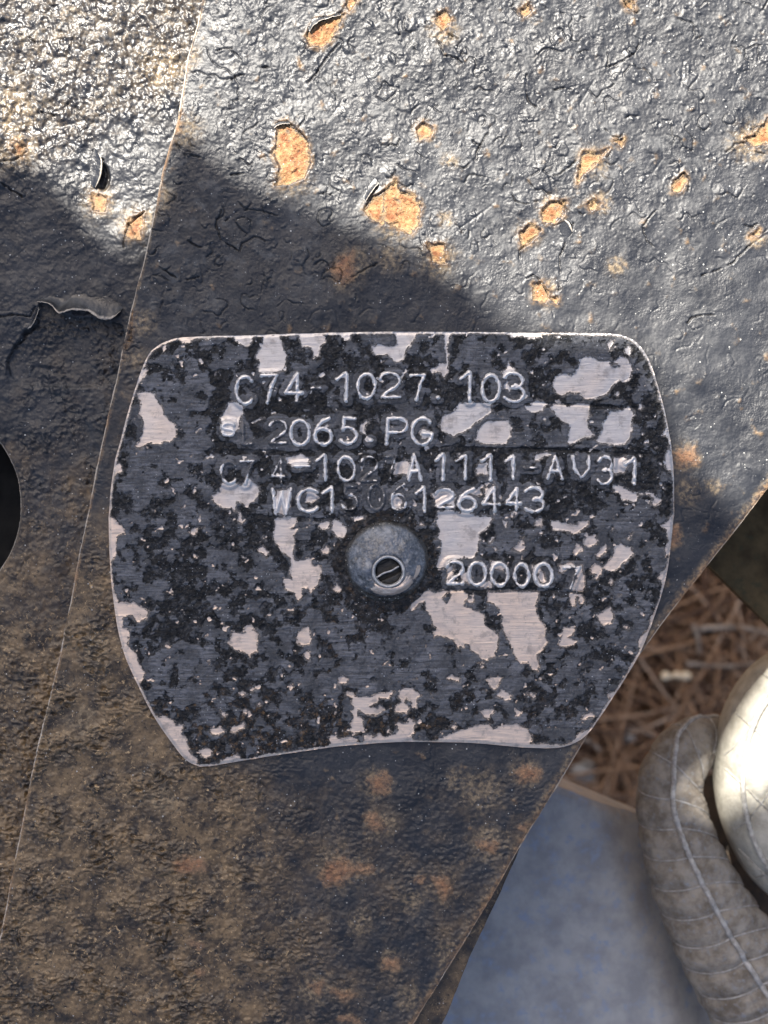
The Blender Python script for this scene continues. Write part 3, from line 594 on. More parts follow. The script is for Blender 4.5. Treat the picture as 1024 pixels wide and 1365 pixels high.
CR = S(Q2, [(110,60),(125,50),(140,45)], [(145,110),(160,150),(190,155),(210,170)], [(170,90),(200,105),(210,125),(205,150)], [(380,200),(378,240),(385,270),(405,285),(425,265),(450,240),(480,232),(500,238)], [(590,110),(600,150),(595,180),(640,160),(670,140),(685,105)],
 [(345,470),(335,500),(345,530),(360,542),(375,545),(395,540),(410,535)], [(440,475),(470,465),(500,440),(520,420)], [(470,540),(490,560)], [(505,595),(490,635),(470,680),(470,730),(468,770),(445,790)], [(355,735),(370,745),(385,740),(400,735)], [(360,690),(365,665),(400,630)], [(400,735),(415,745),(440,790),(460,795)],
 [(590,345),(610,365),(625,368),(640,355)], [(910,410),(935,385),(960,380)], [(990,405),(1015,412),(1020,425),(1015,450)], [(690,605),(715,570),(745,545)], [(690,610),(700,640),(710,650),(730,668)], [(805,865),(820,848),(840,840),(895,838)], [(845,735),(880,725),(930,700),(970,660),(1024,610)],
 [(185,440),(215,450),(245,420),(250,400),(260,380)], [(235,375),(245,385),(255,387),(280,350)], [(0,395),(15,385),(35,390),(45,370)], [(0,470),(20,475),(30,455)], [(640,5),(670,35),(680,30)], [(960,135),(990,120),(1005,122)], [(770,485),(800,460),(815,485),(810,510)], [(960,600),(985,605),(995,595)], [(510,560),(530,575),(560,540)])
CR += S(Q1, [(813,100),(830,70),(850,48),(885,45),(915,30),(925,0)], [(735,330),(765,322),(800,352),(825,382)], [(740,330),(738,375),(725,410),(695,402)], [(970,555),(990,528),(1024,508)], [(800,235),(840,200),(880,140),(905,115)], [(590,560),(575,600),(590,640),(640,670),(645,650),(680,630),(725,650)],
 [(600,590),(640,560),(690,560),(740,575)], [(440,720),(480,748),(520,742),(555,725)], [(640,420),(665,440),(720,408)], [(615,465),(650,460)], [(580,135),(620,130)], [(695,180),(735,180)], [(600,230),(625,205),(650,200)], [(900,735),(930,745),(980,715),(1010,700)], [(850,512),(880,520),(900,510)],
 [(500,640),(530,660),(570,650)], [(470,380),(490,410),(540,420)])
SCR = [[(610,55),(600,130)], [(560,215),(520,280)], [(850,40),(770,160)], [(905,310),(870,350)], [(940,205),(930,280)], [(700,590),(750,540)], [(905,265),(880,310)], [(500,190),(520,240)], [(300,90),(330,60)]]
SCR = S(Q2, [(560,215),(520,280)], [(200,610),(290,545)], [(400,350),(405,430)], [(740,370),(745,420),(715,462),(685,470)], [(935,230),(955,185)], [(840,250),(842,300)], [(800,160),(790,230)], [(1010,350),(960,330)], [(930,690),(1024,620)], [(545,195),(640,160)]) + S(Q1, [(915,265),(870,330)], [(970,190),(1010,245)])
LXP = [(300,-200),(270,0),(262,35),(250,75),(236,160),(216,230),(202.5,300),(188.5,360),(173,416),(164,462),(155,505),(142,561),(130,617),(115,693),(104,746),(94,800),(80,870),(66,930),(54,980),(37,1055),(20,1145),(3,1235),(-22,1365),(-60,1550)]
RXP = [(3200,-1900),(2260,-900),(1450,100),(1200,423),(1110,540),(1024,652),(958,736),(892,820),(857,868),(825,915),(795,961),(752,1033),(704,1112),(657,1193),(605,1280),(552,1365),(440,1550)]
def curve_at(P, v, wob, seed):
    P = np.array(P, float); b = np.interp(v, P[:, 1], P[:, 0])
    return b + wob * fbm(v, v * 0 + seed, 26, 4, seed, .6)

def arcs(X, Y, s, seed, lo, width):
    """thin curved lines: a noise contour, present only where a second noise is high"""
    n = fbm(X, Y, s, 2, seed); e = 2.0
    gx = (fbm(X + e, Y, s, 2, seed) - n) / e; gy = (fbm(X, Y + e, s, 2, seed) - n) / e
    d = np.abs(n - .05) / (np.hypot(gx, gy) + 2e-3)
    gate = sst(fbm(X, Y, s * 1.6, 2, seed + 50), lo, lo + .15)
    return sst(-d, -width, -width * .35) * gate, sst(n - .05, -.03, .03) * gate

def steel_front(X, Y):
    wx = X + 2.2 * fbm(X, Y, 9, 3, 71); wy = Y + 2.2 * fbm(X, Y, 9, 3, 72)
    r1 = poly_sdf(wx, wy, RUST, 25); r2 = poly_sdf(wx, wy, SOFT, 25)
    sm = fbm(X, Y, 20, 3, 73) - .74; r1 = np.maximum(r1, sm * 20)
    soft = (r2 > r1).astype(float); rust = np.maximum(r1, r2)
    c = line_dist(wx, wy, CR, 12.); sc = line_dist(X, Y, SCR, 8.)
    up = sst(-Y - .25 * X, -620, -420)                                # upper zone: weathered paint, its colour lightened to imitate sun
    mud = sst(Y + -.35 * X, 560, 960) * sst(-X, -480, -90) + .36 * sst(Y, 960, 1100) + .35 * np.exp(-((X - (250 - .18 * Y * 1.0 + 20)) / 45) ** 2) * sst(Y, 380, 470)
    mud = np.clip(mud + .22 * fbm(X, Y, 70, 3, 74) * sst(Y, 700, 1000), 0, 1)
    halo = np.zeros(X.shape)
    for (a, b, r) in HALO:
        m = (np.abs(X - a) < 3 * r) & (np.abs(Y - b) < 3 * r)
        halo[m] = np.maximum(halo[m], 1.0 * np.exp(-(((X[m] - a) ** 2 + (Y[m] - b) ** 2) / (r * .85) ** 2)))
    halo = np.maximum(halo, .75 * sst(rust, -12, 0))
    edl = X - np.interp(Y, [p[1] for p in LXP], [p[0] for p in LXP])
    edr = (np.interp(Y, [p[1] for p in RXP], [p[0] for p in RXP]) - X) * .8
    halo = np.maximum(halo, .8 * sst(-edr, -20, -2) * sst(Y, 400, 600)); halo = np.maximum(halo, .75 * sst(-edl, -9, -1))
    rust = np.maximum(rust, -1.0 - edl * 1.0 + 9 * fbm(X, Y, 60, 2, 79) * 1.0) ; rust = np.maximum(rust, 1.5 - edr + 5 * fbm(X, Y, 50, 2, 80))
    soft = np.where((edl < 6) | (edr < 6), .6, soft)
    a1, s1 = arcs(X, Y, 30, 81, .10, .9); a2, s2 = arcs(X, Y, 15, 91, .22, .8)
    wr = 1 - np.abs(fbm(wx * 1.0 + 3 * fbm(X, Y, 16, 2, 76), wy * 1.7, 15, 3, 77)) * 2.6
    bump_z = sst(fbm(X, Y, 75, 3, 60), .05, .35) * up
    z = 4 * fbm(X, Y, 100, 2, 61) + (1.5 + .1 * up) * fbm(X, Y, 36, 3, 62) + (.30 + .0 * up + .6 * bump_z) * fbm(X, Y, 9, 3, 63, .6) + (.25 + .25 * up) * fbm(X, Y, 3.6, 2, 64)
    bumpy = sst(-Y - .3 * X, -440, -200) * sst(X, 200, 350)
    z += bumpy * 1.6 * np.maximum(fbm(X, Y, 12, 3, 65), 0) * 1.6
    z += 1.5 * up * sst(fbm(X, Y, 9, 2, 67), .36, .58) * (1 + fbm(X, Y, 30, 2, 68))      # grains under the paint
    z += mud * 3.6 * np.clip(wr, -.4, 1) * (.12 + 1.2 * sst(fbm(X, Y, 55, 2, 78), -.15, .25)) + 1.6 * (1 - up) * sst(Y, 980, 1100) * fbm(X, Y, 7, 3, 66)
    lift = np.exp(-np.maximum(-r1, 0) / 5) * (r1 < 0)
    z += 1.6 * lift - 3.4 * sst(r1, -.6, .8) + sst(r1, 0, 2) * (1.4 * fbm(X, Y, 6, 3, 69) + .6 * fbm(X, Y, 2.6, 2, 70))
    side = sst(fbm(X, Y, 40, 2, 83), -.1, .1)
    cg = sst(fbm(X, Y, 18, 2, 84), -.3, .0)
    z += 1.8 * cg * np.exp(-c / 4.5) * (.3 + .7 * side) - 4.0 * cg * sst(-c, -1.5, -.2)
    z += (1.3 * s1 - 2.6 * a1) * (.35 + .65 * up) + (.55 * s2 - 1.3 * a2) * (.3 + .7 * up)
    z -= .8 * sst(-sc, -1.4, -.3)
    pit = np.hypot((X - 755) / .8, Y - 305); z -= 12 * sst(-pit, -10, -6)
    z -= 2.5 * (1 - sst(edl, -.5, 3.5)) + 2.5 * (1 - sst(edr, -.5, 3.5))
    crack_shade = np.maximum(cg * sst(-c, -1.3, -.3), np.maximum(sst(-pit, -9.5, -6.5), .7 * a1 * up))  # pit mouth darkened as well, shade put into the colour
    edge = np.maximum(sst(-edl, -3.2, -.8), sst(-edr, -2.6, -.8)) * np.clip(.85 + .9 * fbm(X, Y, 50, 3, 85), 0, 1)
    return z, {'rust': rust, 'soft': soft, 'mud': mud, 'halo': halo, 'crack_shade': crack_shade, 'edge': edge, 'lump': np.clip(.07 + .20 * bumpy + .12 * bump_z + .08 * fbm(X, Y, 45, 2, 86) + .10 * mud + .22 * (1 - up) * sst(Y, 980, 1100), .03, 1), 'dust_sun_tone': .25 + .75 * up, 'base_rough': 0 * X + .41}

def fine_axis(lo, a, b, hi, step, coarse):
    return np.unique(np.concatenate([np.arange(lo, a, coarse), np.arange(a, b, step), np.arange(b, hi + coarse, coarse)]))
front = thing('front_steel_plate', 'large black painted steel plate with orange rust chips, carrying the number plate', 'steel plate')
vs = fine_axis(-900, -14, 1380, 1550, 1.25, 60); usx = fine_axis(-70, -10, 1036, 2300, 1.25, 60)
lo = curve_at(LXP, vs, 1.3, 3); hi = curve_at(RXP, vs, 1.3, 4)
X, Y, F = clip_grid(usx, vs, lo, hi)
# leave out what the number plate hides
cc = np.c_[X[F].mean(1), Y[F].mean(1)]
hid = poly_sdf(cc[:, 0], cc[:, 1], [OUTL], 25) > 16
F = F[~hid]; used = np.zeros(len(X), bool); used[F.ravel()] = True; mp = np.cumsum(used) - 1; F = mp[F]; X = X[used]; Y = Y[used]
Z, A = steel_front(X, Y)
loop = np.concatenate([np.c_[lo, vs], np.c_[hi, vs][::-1]])
zl, al = steel_front(loop[:, 0], loop[:, 1])
wV, wF = wall(loop, zl, -28.0)
for k in A:
    e = np.tile(al[k], 4)
    if k == 'rust': e = e * 0 - 3
    if k == 'halo': e = 0 * e + .75
    if k == 'edge': e = 0 * e + .55
    if k == 'soft': e = 0 * e + .6
    A[k] = np.concatenate([A[k], e])
link_mesh('plate_sheet', np.concatenate([px_to_m(X, Y, Z), px_to_m(wV[:, 0], wV[:, 1], wV[:, 2])]), [F, wF + len(X)], M_steel, front, A)
# second layer showing below the slanting edge
vs2 = np.arange(1040, 1500, 3.0); lo2 = np.interp(vs2, [p[1] for p in RXP], [p[0] for p in RXP]) - 40
hi2 = np.interp(vs2, [1040, 1090, 1140, 1190, 1280, 1360, 1500], [735, 716, 695, 673, 630, 598, 530]) + 1.2 * fbm(vs2, vs2 * 0, 30, 3, 9)
X, Y, F = clip_grid(np.arange(480, 740, 3.0), vs2, lo2, hi2)
Z, A = steel_front(X + 600, Y); Z = Z * .6 - 30
loop = np.concatenate([np.c_[lo2, vs2], np.c_[hi2, vs2][::-1]])
wV, wF = wall(loop, -30.0, -60.0)
A = {k: np.concatenate([A[k], np.zeros(len(wV))]) for k in A}; A['rust'] = A['rust'] * 0 - 10; A['mud'] = A['mud'] * 0 + .55; A['crack_shade'] *= 0; A['edge'] *= 0; A['halo'] *= 0
link_mesh('backing_layer', np.concatenate([px_to_m(X, Y, Z), px_to_m(wV[:, 0], wV[:, 1], wV[:, 2])]), [F, wF + len(X)], M_steel, front, A)

# --- rear plate on the left, 4 mm lower, with the round hole
HL = 40.0
TEAR = [[(53,405),(60,402),(68,408),(84,418),(104,424),(126,424),(150,430),(162,432),(170,470),(150,540),(90,560),(30,540),(10,500),(9,482),(20,462),(34,440),(50,432)]]
def steel_rear(X, Y):
    wx = X + 2.2 * fbm(X, Y, 9, 3, 171); wy = Y + 2.2 * fbm(X, Y, 9, 3, 172)
    r = poly_sdf(wx, wy, [[(122,258),(143,262),(140,282),(124,280)], [(172,292),(190,285),(188,318),(168,318)], [(20,190),(34,195),(30,208),(18,204)]], 25)
    tear = poly_sdf(wx, wy, TEAR, 25) * sst(-Y, -520, -440)
    up = sst(-Y - .5 * X, -330, -200)  # upper zone, painted paler to imitate the sun on it
    mud = np.clip(.25 * sst(Y, 380, 470) + .3 * sst(Y, 500, 800) + .8 * sst(Y, 780, 1000) + .25 * fbm(X, Y, 60, 3, 174), 0, 1) * sst(Y, 330, 430)
    halo = np.zeros(X.shape)
    for (a, b, q) in [(132,268,26),(180,300,26),(215,90,20),(20,200,20),(10,150,22),(85,880,26),(190,290,18)]:
        halo = np.maximum(halo, np.exp(-(((X - a) ** 2 + (Y - b) ** 2) / q ** 2)))
    halo += .42 * up
    cr = line_dist(wx, wy, S(Q1, [(250,400),(265,430),(275,425),(285,470),(270,500),(245,495)], [(330,660),(340,600),(385,565)], [(345,600),(360,625)], [(0,430),(40,425),(70,405)], [(5,490),(60,525)], [(80,100),(95,115)], [(110,300),(160,310)]) + [[(10,484),(10,478),(20,462),(35,445),(50,432),(52,408)], [(0,422),(15,420),(40,422),(48,410)]], 12.)
    wr = 1 - np.abs(fbm(wx + 3 * fbm(X, Y, 16, 2, 176), wy * 1.5, 16, 3, 177)) * 2.6
    bil = fbm(X, Y, 17, 3, 165, .55)
    a1, s1 = arcs(X, Y, 22, 181, .1, 1.0)
    z = 4 * fbm(X, Y, 80, 2, 161) + 2.2 * fbm(X, Y, 22, 3, 162) + 1.2 * fbm(X, Y, 8, 3, 163, .6) + .45 * fbm(X, Y, 3.4, 2, 164)
    z += up * (7 * np.maximum(bil, -.12) + 1.3 * sst(fbm(X, Y, 9, 2, 167), .0, .5))
    z += mud * sst(Y, 760, 960) * 3.0 * np.clip(wr, -.4, 1) * (.5 + .9 * sst(fbm(X, Y, 60, 2, 178), -.2, .3))
    rough = sst(Y, 410, 440) * sst(-Y, -840, -600) * sst(fbm(X, Y, 40, 2, 169), -.25, .2)
    z += rough * (4.0 * fbm(X, Y, 9, 3, 168, .65) + 2.4 * sst(fbm(X, Y, 7, 2, 170), .2, .5))
    z -= 6.5 * sst(tear, -.6, 1.0)
    z += 1.8 * np.exp(-cr / 5) * (1 - sst(tear, -.5, .5)) - 4.5 * sst(-cr, -1.6, -.3)
    z += (1.2 * s1 - 2.2 * a1) * (.4 + .4 * up) + (-3.2 * sst(r, -.6, .8)) + 1.5 * np.exp(-np.maximum(-r, 0) / 5) * (r < 0)
    pit = np.hypot((X - 137) / .55, (Y - 236)); z -= 9 * sst(-pit, -20, -13)
    hole = np.hypot(X + 114, Y - 675) - 141; z -= 3 * (1 - sst(hole, -.5, 4))
    crack_shade = np.maximum(sst(-cr, -1.2, -.3), np.maximum(sst(-pit, -18, -13), .85 * sst(tear, -.3, 1.5) * np.exp(-np.maximum(Y - 412 - .12 * X, 0) / 16)))  # besides cracks, flake shade painted into the pit and tear
    return z, {'dust_sun_tone': .35 + .65 * up, 'base_rough': .40 - .07 * up, 'lump': np.clip(.12 + .34 * up + .25 * rough + .1 * fbm(X, Y, 40, 2, 187), .05, 1), 'edge': .6 * sst(-hole, -3, -1), 'rust': r, 'soft': 0 * X + .3, 'mud': mud, 'halo': halo, 'crack_shade': crack_shade}
rear = thing('rear_steel_plate', 'lower black steel plate with lumpy paint, a curled flake and a round hole', 'steel plate')
vs = fine_axis(-500, -14, 1380, 1700, 1.25, 50)
dv = np.abs(vs - 675); hw = np.sqrt(np.maximum(141 ** 2 - dv ** 2, 0))
V_all, F_all, A_all = [], [], None; off = 0
for (usx, lo, hi) in ((np.unique(np.concatenate([np.arange(-114, -14, 12.), np.arange(-14, 300, 1.25), [330., 360.]])), -114 + hw, np.full(len(vs), 360.)),
                      (np.arange(-700, -113, 14.0), np.full(len(vs), -700.), -114 - hw)):
    X, Y, F = clip_grid(usx, vs, lo, hi); Z, A = steel_rear(X, Y)
    V_all.append(px_to_m(X, Y, Z, HL)); F_all.append(F + off); off += len(X)
    A_all = A if A_all is None else {k: np.concatenate([A_all[k], A[k]]) for k in A}
th = np.linspace(0, 2 * np.pi, 160, endpoint=False); hl = np.c_[-114 + 141 * np.cos(th), 675 + 141 * np.sin(th)]
zh, ah = steel_rear(hl[:, 0], hl[:, 1]); wV, wF = wall(hl, zh, -60.)
V_all.append(px_to_m(wV[:, 0], wV[:, 1], wV[:, 2], HL)); F_all.append(wF + off)
A_all = {k: np.concatenate([A_all[k], np.tile(ah[k], 4)]) for k in A_all}
link_mesh('plate_sheet', np.concatenate(V_all), F_all, M_left, rear, A_all)
# the curled paint flake above the tear
def flake(name, top, bot, lift_, parent, h, mat, seed, thick=1.6):
    """a lip of paint: top edge stays on the plate, bottom edge curls up"""
    top = crom(top, 6); bot = crom(bot, 6); n = 60
    t = np.linspace(0, 1, n)
    def res(P):
        L = np.concatenate([[0], np.cumsum(np.linalg.norm(np.diff(P, axis=0), axis=1))]); L /= L[-1]
        return np.c_[np.interp(t, L, P[:, 0]), np.interp(t, L, P[:, 1])]
    a, b = res(top), res(bot); m = 9; V = []
    for side in (0, 1):
        for k in range(m):
            s = k / (m - 1); P = a * (1 - s) + b * s
            ends = np.sin(np.pi * np.clip(t, .02, .98)) ** .4
            z = .2 + 1.0 * s + lift_ * s ** 1.7 * ends * (1 + .9 * fbm(P[:, 0], P[:, 1] * .3, 38, 2, seed + 5)) + 1.6 * fbm(P[:, 0], P[:, 1], 14, 2, seed) * s - side * thick
            y = P[:, 1] + s * (3.5 * fbm(P[:, 0], P[:, 1] * .3, 11, 3, seed + 1, .7))
            V.append(np.c_[P[:, 0], y, z])
    V = np.concatenate(V); i = np.arange(m - 1)[:, None]; j = np.arange(n - 1)[None]
    q = np.stack([i * n + j, (i + 1) * n + j, (i + 1) * n + j + 1, i * n + j + 1], -1).reshape(-1, 4)
    o_ = m * n; j = np.arange(n - 1); e = (m - 1) * n
    rimq = np.stack([e + j, o_ + e + j, o_ + e + j + 1, e + j + 1], -1)
    z0 = np.zeros(len(V)); sv = np.tile(np.repeat(np.arange(m) / (m - 1), n), 2); edg = np.where(sv > .95, .9, np.where(sv > .78, .55, .12))  # lip coloured paler to imitate its highlight
    return link_mesh(name, px_to_m(V[:, 0], V[:, 1], V[:, 2], h), [np.concatenate([q, q[:, ::-1] + o_, rimq])], mat, parent,
                     {'rust': z0 - 10, 'soft': z0, 'mud': z0, 'halo': z0 + .05, 'crack_shade': z0, 'edge': edg, 'lump': z0 + .15, 'dust_sun_tone': z0 + .6, 'base_rough': z0 + .25})
M_flake = mat_simple('curled_paint', (.05, .055, .07), (.17, .185, .22), 14, .3, 1.4, 6)
flake('curled_paint_flake', [(50,398),(64,394),(85,398),(100,392),(125,392),(145,396),(164,410)], [(51,403),(66,406),(84,420),(100,416),(120,417),(134,426),(148,428),(162,416)], 15, rear, HL, M_left, 201)
flake('paint_flake', [(34,430),(42,424),(50,404)], [(38,440),(47,431),(53,412)], 4, rear, HL, M_left, 203)
flake('paint_flake', [(126,196),(122,215),(120,240),(124,250)], [(131,204),(137,216),(135,236),(128,249)], 5, rear, HL, M_left, 205)
flake('paint_flake', [(741,296),(746,308),(757,318)], [(748,290),(758,296),(763,308)], 4, front, 0, M_steel, 207, 1.2)
flake('paint_flake', [(484,262),(492,248),(500,238)], [(488,268),(497,255),(505,244)], 4, front, 0, M_steel, 209, 1.2)
flake('paint_flake', [(362,166),(372,160),(386,160)], [(366,172),(375,166),(387,167)], 3.5, front, 0, M_steel, 211, 1.2)
flake('paint_flake', [(410,34),(420,24),(440,18),(452,16)], [(413,42),(424,30),(441,25),(455,20)], 3.5, front, 0, M_steel, 213, 1.2)

# ================================================================== THINGS BEHIND THE PLATES
def spath(pts, n=10):
    """photo pixels + depth (px) -> smooth world path"""
    P = crom(pts, n); k = (D + P[:, 2] * U) / D
    return np.c_[(P[:, 0] - CX) * k * U, (CY - P[:, 1]) * k * U, -P[:, 2] * U]
def block(name, label, cat, rows, lo, hi, us_, vs_, h, zf, thick, mat, body='body'):
    t = thing(name, label, cat)
    X, Y, F = clip_grid(us_, vs_, lo, hi); Z = zf(X, Y)
    loop = np.concatenate([np.c_[lo, vs_], np.c_[hi, vs_][::-1]])
    wV, wF = wall(loop, zf(loop[:, 0], loop[:, 1]), -thick)
    link_mesh(body, np.concatenate([px_to_m(X, Y, Z, h), px_to_m(wV[:, 0], wV[:, 1], wV[:, 2], h)]), [F, wF + len(X)], mat, t)
    return t
# smooth grey-blue slab
M_slab = mat_simple('slab_rubber_grey', (.25, .26, .28), (.40, .405, .41), 55, .55, 2.2, 6, c3=(.27, .32, .42))
def zslab(X, Y):
    top = np.interp(X, [560, 745, 845, 1100], [975, 1049, 1090, 1195])
    e = sst(Y - top, -1, 9)
    return -8 * (1 - e) + 2.5 * fbm(X, Y, 60, 3, 301) + .5 * fbm(X, Y, 9, 3, 302) - 60 * sst(X - .33 * (Y - 1200), 800, 900) ** 2
vs = np.arange(1040., 1620., 4.)
lo_s = np.full(len(vs), 400.); tops = np.array([(560, 1046), (745, 1050), (790, 1061), (830, 1083), (870, 1110), (1100, 1200)], float)
us_s = np.arange(560., 962., 4.); ytop = np.interp(us_s, [560, 745, 845, 1100], [975, 1049, 1090, 1195])
t = thing('grey_slab', 'smooth blue-grey slab below the slanting edge of the steel plate, beside the padded roll', 'slab')
X, Y, F = clip_grid(np.arange(968., 1620., 4.), us_s, ytop, np.full(len(us_s), 1600.), swap=True)
Z = zslab(X, Y); loop = np.concatenate([np.c_[us_s, ytop], np.c_[us_s, np.full(len(us_s), 1600.)][::-1]])
wV, wF = wall(loop, zslab(loop[:, 0], loop[:, 1]), -120.)
link_mesh('slab_top', np.concatenate([px_to_m(X, Y, Z, 450), px_to_m(wV[:, 0], wV[:, 1], wV[:, 2], 450)]), [F, wF + len(X)], M_slab, t)

# brown steel plate at the right
M_brown = mat_simple('brown_steel', (.050, .036, .020), (.12, .088, .046), 40, .8, 1.2, 9, c3=(.065, .058, .034), spec=.12)
vs = np.arange(480., 900., 4.)
lo_b = np.where(vs < 752, 860., 943 + (vs - 752) * 1.02); hi_b = np.full(len(vs), 1300.)
brown_p = block('brown_steel_plate', 'dark brown flat steel plate with a slanting lower edge above the pine needles', 'steel plate', None, lo_b, hi_b, np.arange(860., 1300., 4.), vs, 300,
    lambda X, Y: 2.0 * fbm(X, Y, 50, 3, 311) + .8 * fbm(X, Y, 12, 3, 312), 30., M_brown, 'plate_sheet')
M_dark = mat_simple('dark_helper_paint', (.010, .010, .010), (.035, .030, .025), 60, .7, 2, 8)
t = thing('hole_dark_box', 'added dark box keeping the round hole of the rear plate dark', 'dark box')  # dark box added so no lit ground shows through the hole
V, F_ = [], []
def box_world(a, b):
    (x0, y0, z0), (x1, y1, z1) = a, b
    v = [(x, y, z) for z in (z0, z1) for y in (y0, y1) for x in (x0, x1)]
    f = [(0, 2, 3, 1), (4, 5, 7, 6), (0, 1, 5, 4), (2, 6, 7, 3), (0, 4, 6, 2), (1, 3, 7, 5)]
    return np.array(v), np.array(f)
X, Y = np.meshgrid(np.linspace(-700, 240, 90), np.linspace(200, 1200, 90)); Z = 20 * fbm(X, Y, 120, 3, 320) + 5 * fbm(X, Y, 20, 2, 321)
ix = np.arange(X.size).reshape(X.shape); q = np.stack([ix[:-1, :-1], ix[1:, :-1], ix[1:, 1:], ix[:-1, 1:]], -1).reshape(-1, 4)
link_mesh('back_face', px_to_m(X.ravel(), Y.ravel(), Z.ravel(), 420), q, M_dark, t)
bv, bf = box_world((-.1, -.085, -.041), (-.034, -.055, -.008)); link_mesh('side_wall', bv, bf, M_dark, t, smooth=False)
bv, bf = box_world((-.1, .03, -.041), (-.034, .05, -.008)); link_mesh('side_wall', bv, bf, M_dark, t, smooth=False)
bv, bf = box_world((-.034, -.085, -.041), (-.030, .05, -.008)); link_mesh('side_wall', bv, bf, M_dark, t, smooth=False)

# --- padded roll
def fabric(name, c1, c2, c3):
    n = NT(name)
    f = n.noise(26, 5, .65); f2 = n.noise(7, 4, .7, w=2)
    c = n.mix(n.mr(f, .3, .7), c1, c2); c = n.mix(n.mr(f2, .5, .75), c, c3)
    weave = n.noise(3.2, 3, .8, w=5)
    c = n.mix(n.mul(n.mr(weave, .55, .75), .35), c, (.34, .33, .31))
    return n.out(c, .85, 0, n.bump(n.add(weave, n.mul(f2, 1.5)), 2.0, .7), .25)
M_roll = fabric('grey_canvas', (.14, .118, .095), (.32, .29, .25), (.26, .275, .30))
M_seam = mat_simple('seam_thread', (.22, .21, .20), (.44, .43, .42), 9, .8, 1.0)
RP = [(1030, 1030, 760, 30), (995, 1003, 620, 32), (962, 990, 500, 34), (928, 992, 425, 38), (905, 1014, 396, 42), (893, 1050, 385, 45), (898, 1094, 380, 49), (911, 1142, 376, 54), (934, 1196, 376, 60), (965, 1254, 382, 67), (1005, 1318, 390, 73), (1057, 1392, 400, 79), (1121, 1480, 420, 82)]
RPc = crom(RP, 26); cen = spath([p[:3] for p in RP], 26); rad = RPc[:, 3] * U * (D + RPc[:, 2] * U) / D
Tn = np.gradient(cen, axis=0); L = np.concatenate([[0], np.cumsum(np.linalg.norm(np.diff(cen, axis=0), axis=1))]); Tn /= np.linalg.norm(Tn, axis=1)[:, None]
UPV = np.array([0, 0, 1.0]); side = np.cross(Tn, UPV); side /= np.linalg.norm(side, axis=1)[:, None]; upn = np.cross(side, Tn)
SP = .0044                        # seam spacing
def roll_pt(i_f, ang, extra=0.):
    """ang: 0 = the piping line (top), positive towards 'side'"""
    i_f = np.clip(i_f, 0, len(cen) - 1.001); i = i_f.astype(int); a = (i_f - i)[..., None]
    C_ = cen[i] * (1 - a) + cen[i + 1] * a; s_ = side[i] * (1 - a) + side[i + 1] * a; u_ = upn[i] * (1 - a) + upn[i + 1] * a
    r_ = rad[i] * (1 - a[..., 0]) + rad[i + 1] * a[..., 0]; l_ = L[i] * (1 - a[..., 0]) + L[i + 1] * a[..., 0]
    an = ang + PH + 1.35 * sst(-i_f, -130, -66) - .22 * sst(i_f, 130, 210)
    ph = (l_ + np.where(ang < 0, SLANT, SLANR) * np.abs(ang) ** 1.4 * r_) / SP
    fr = np.abs(ph - np.round(ph)) * SP / .0010
    pu = 1 - .075 * np.exp(-fr ** 1.3) - .05 * np.exp(-(np.abs(ang) / .10) ** 1.5) + .03 * fbm(l_ * 2500, ang * 4, 3, 3, 401)
    r_ = r_ * pu + extra
    return C_ + r_[..., None] * (np.cos(an)[..., None] * u_ * 0.92 + np.sin(an)[..., None] * s_)
PH = 0.10; SLANT = -.42; SLANR = .10
roll = thing('padded_roll', 'grey canvas padded roll with a long piping seam, curling beside the quilted cushion', 'padding')
nI, nA = 420, 96
ii, aa = np.meshgrid(np.linspace(0, len(cen) - 1.001, nI), np.linspace(-np.pi, np.pi, nA + 1), indexing='ij')
V = roll_pt(ii, aa).reshape(-1, 3)
ix = np.arange(V.shape[0]).reshape(nI, nA + 1); q = np.stack([ix[:-1, :-1], ix[:-1, 1:], ix[1:, 1:], ix[1:, :-1]], -1).reshape(-1, 4)
link_mesh('canvas_cover', V, q, M_roll, roll)
idx = np.linspace(0, len(cen) - 1.5, 260); pp = roll_pt(idx, np.zeros(260) + .008 * fbm(idx, idx * 0, 14, 2, 77), 1.6 * U)
pv, pf = tube(pp, (4.4 + .5 * np.sin(np.arange(260) * 1.3)) * U, 8); link_mesh('piping', pv, pf, M_seam, roll)
for sgn in (-1, 1):
    for k in range(1, int(L[-1] / SP)):
        an = np.linspace(.06, 1.55, 26) * sgn
        r_m = np.interp(k * SP, L, rad); lk = k * SP - (SLANT if sgn < 0 else SLANR) * np.abs(an) ** 1.4 * r_m
        fi = np.interp(lk, L, np.arange(len(L)))
        if lk.min() < 0 or lk.max() > L[-1]: continue
        pts = roll_pt(fi, an, .7 * U)
        pv, pf = tube(pts, np.linspace(1.4, .9, 26) * U, 6); link_mesh('cross_seam', pv, pf, M_seam, roll)

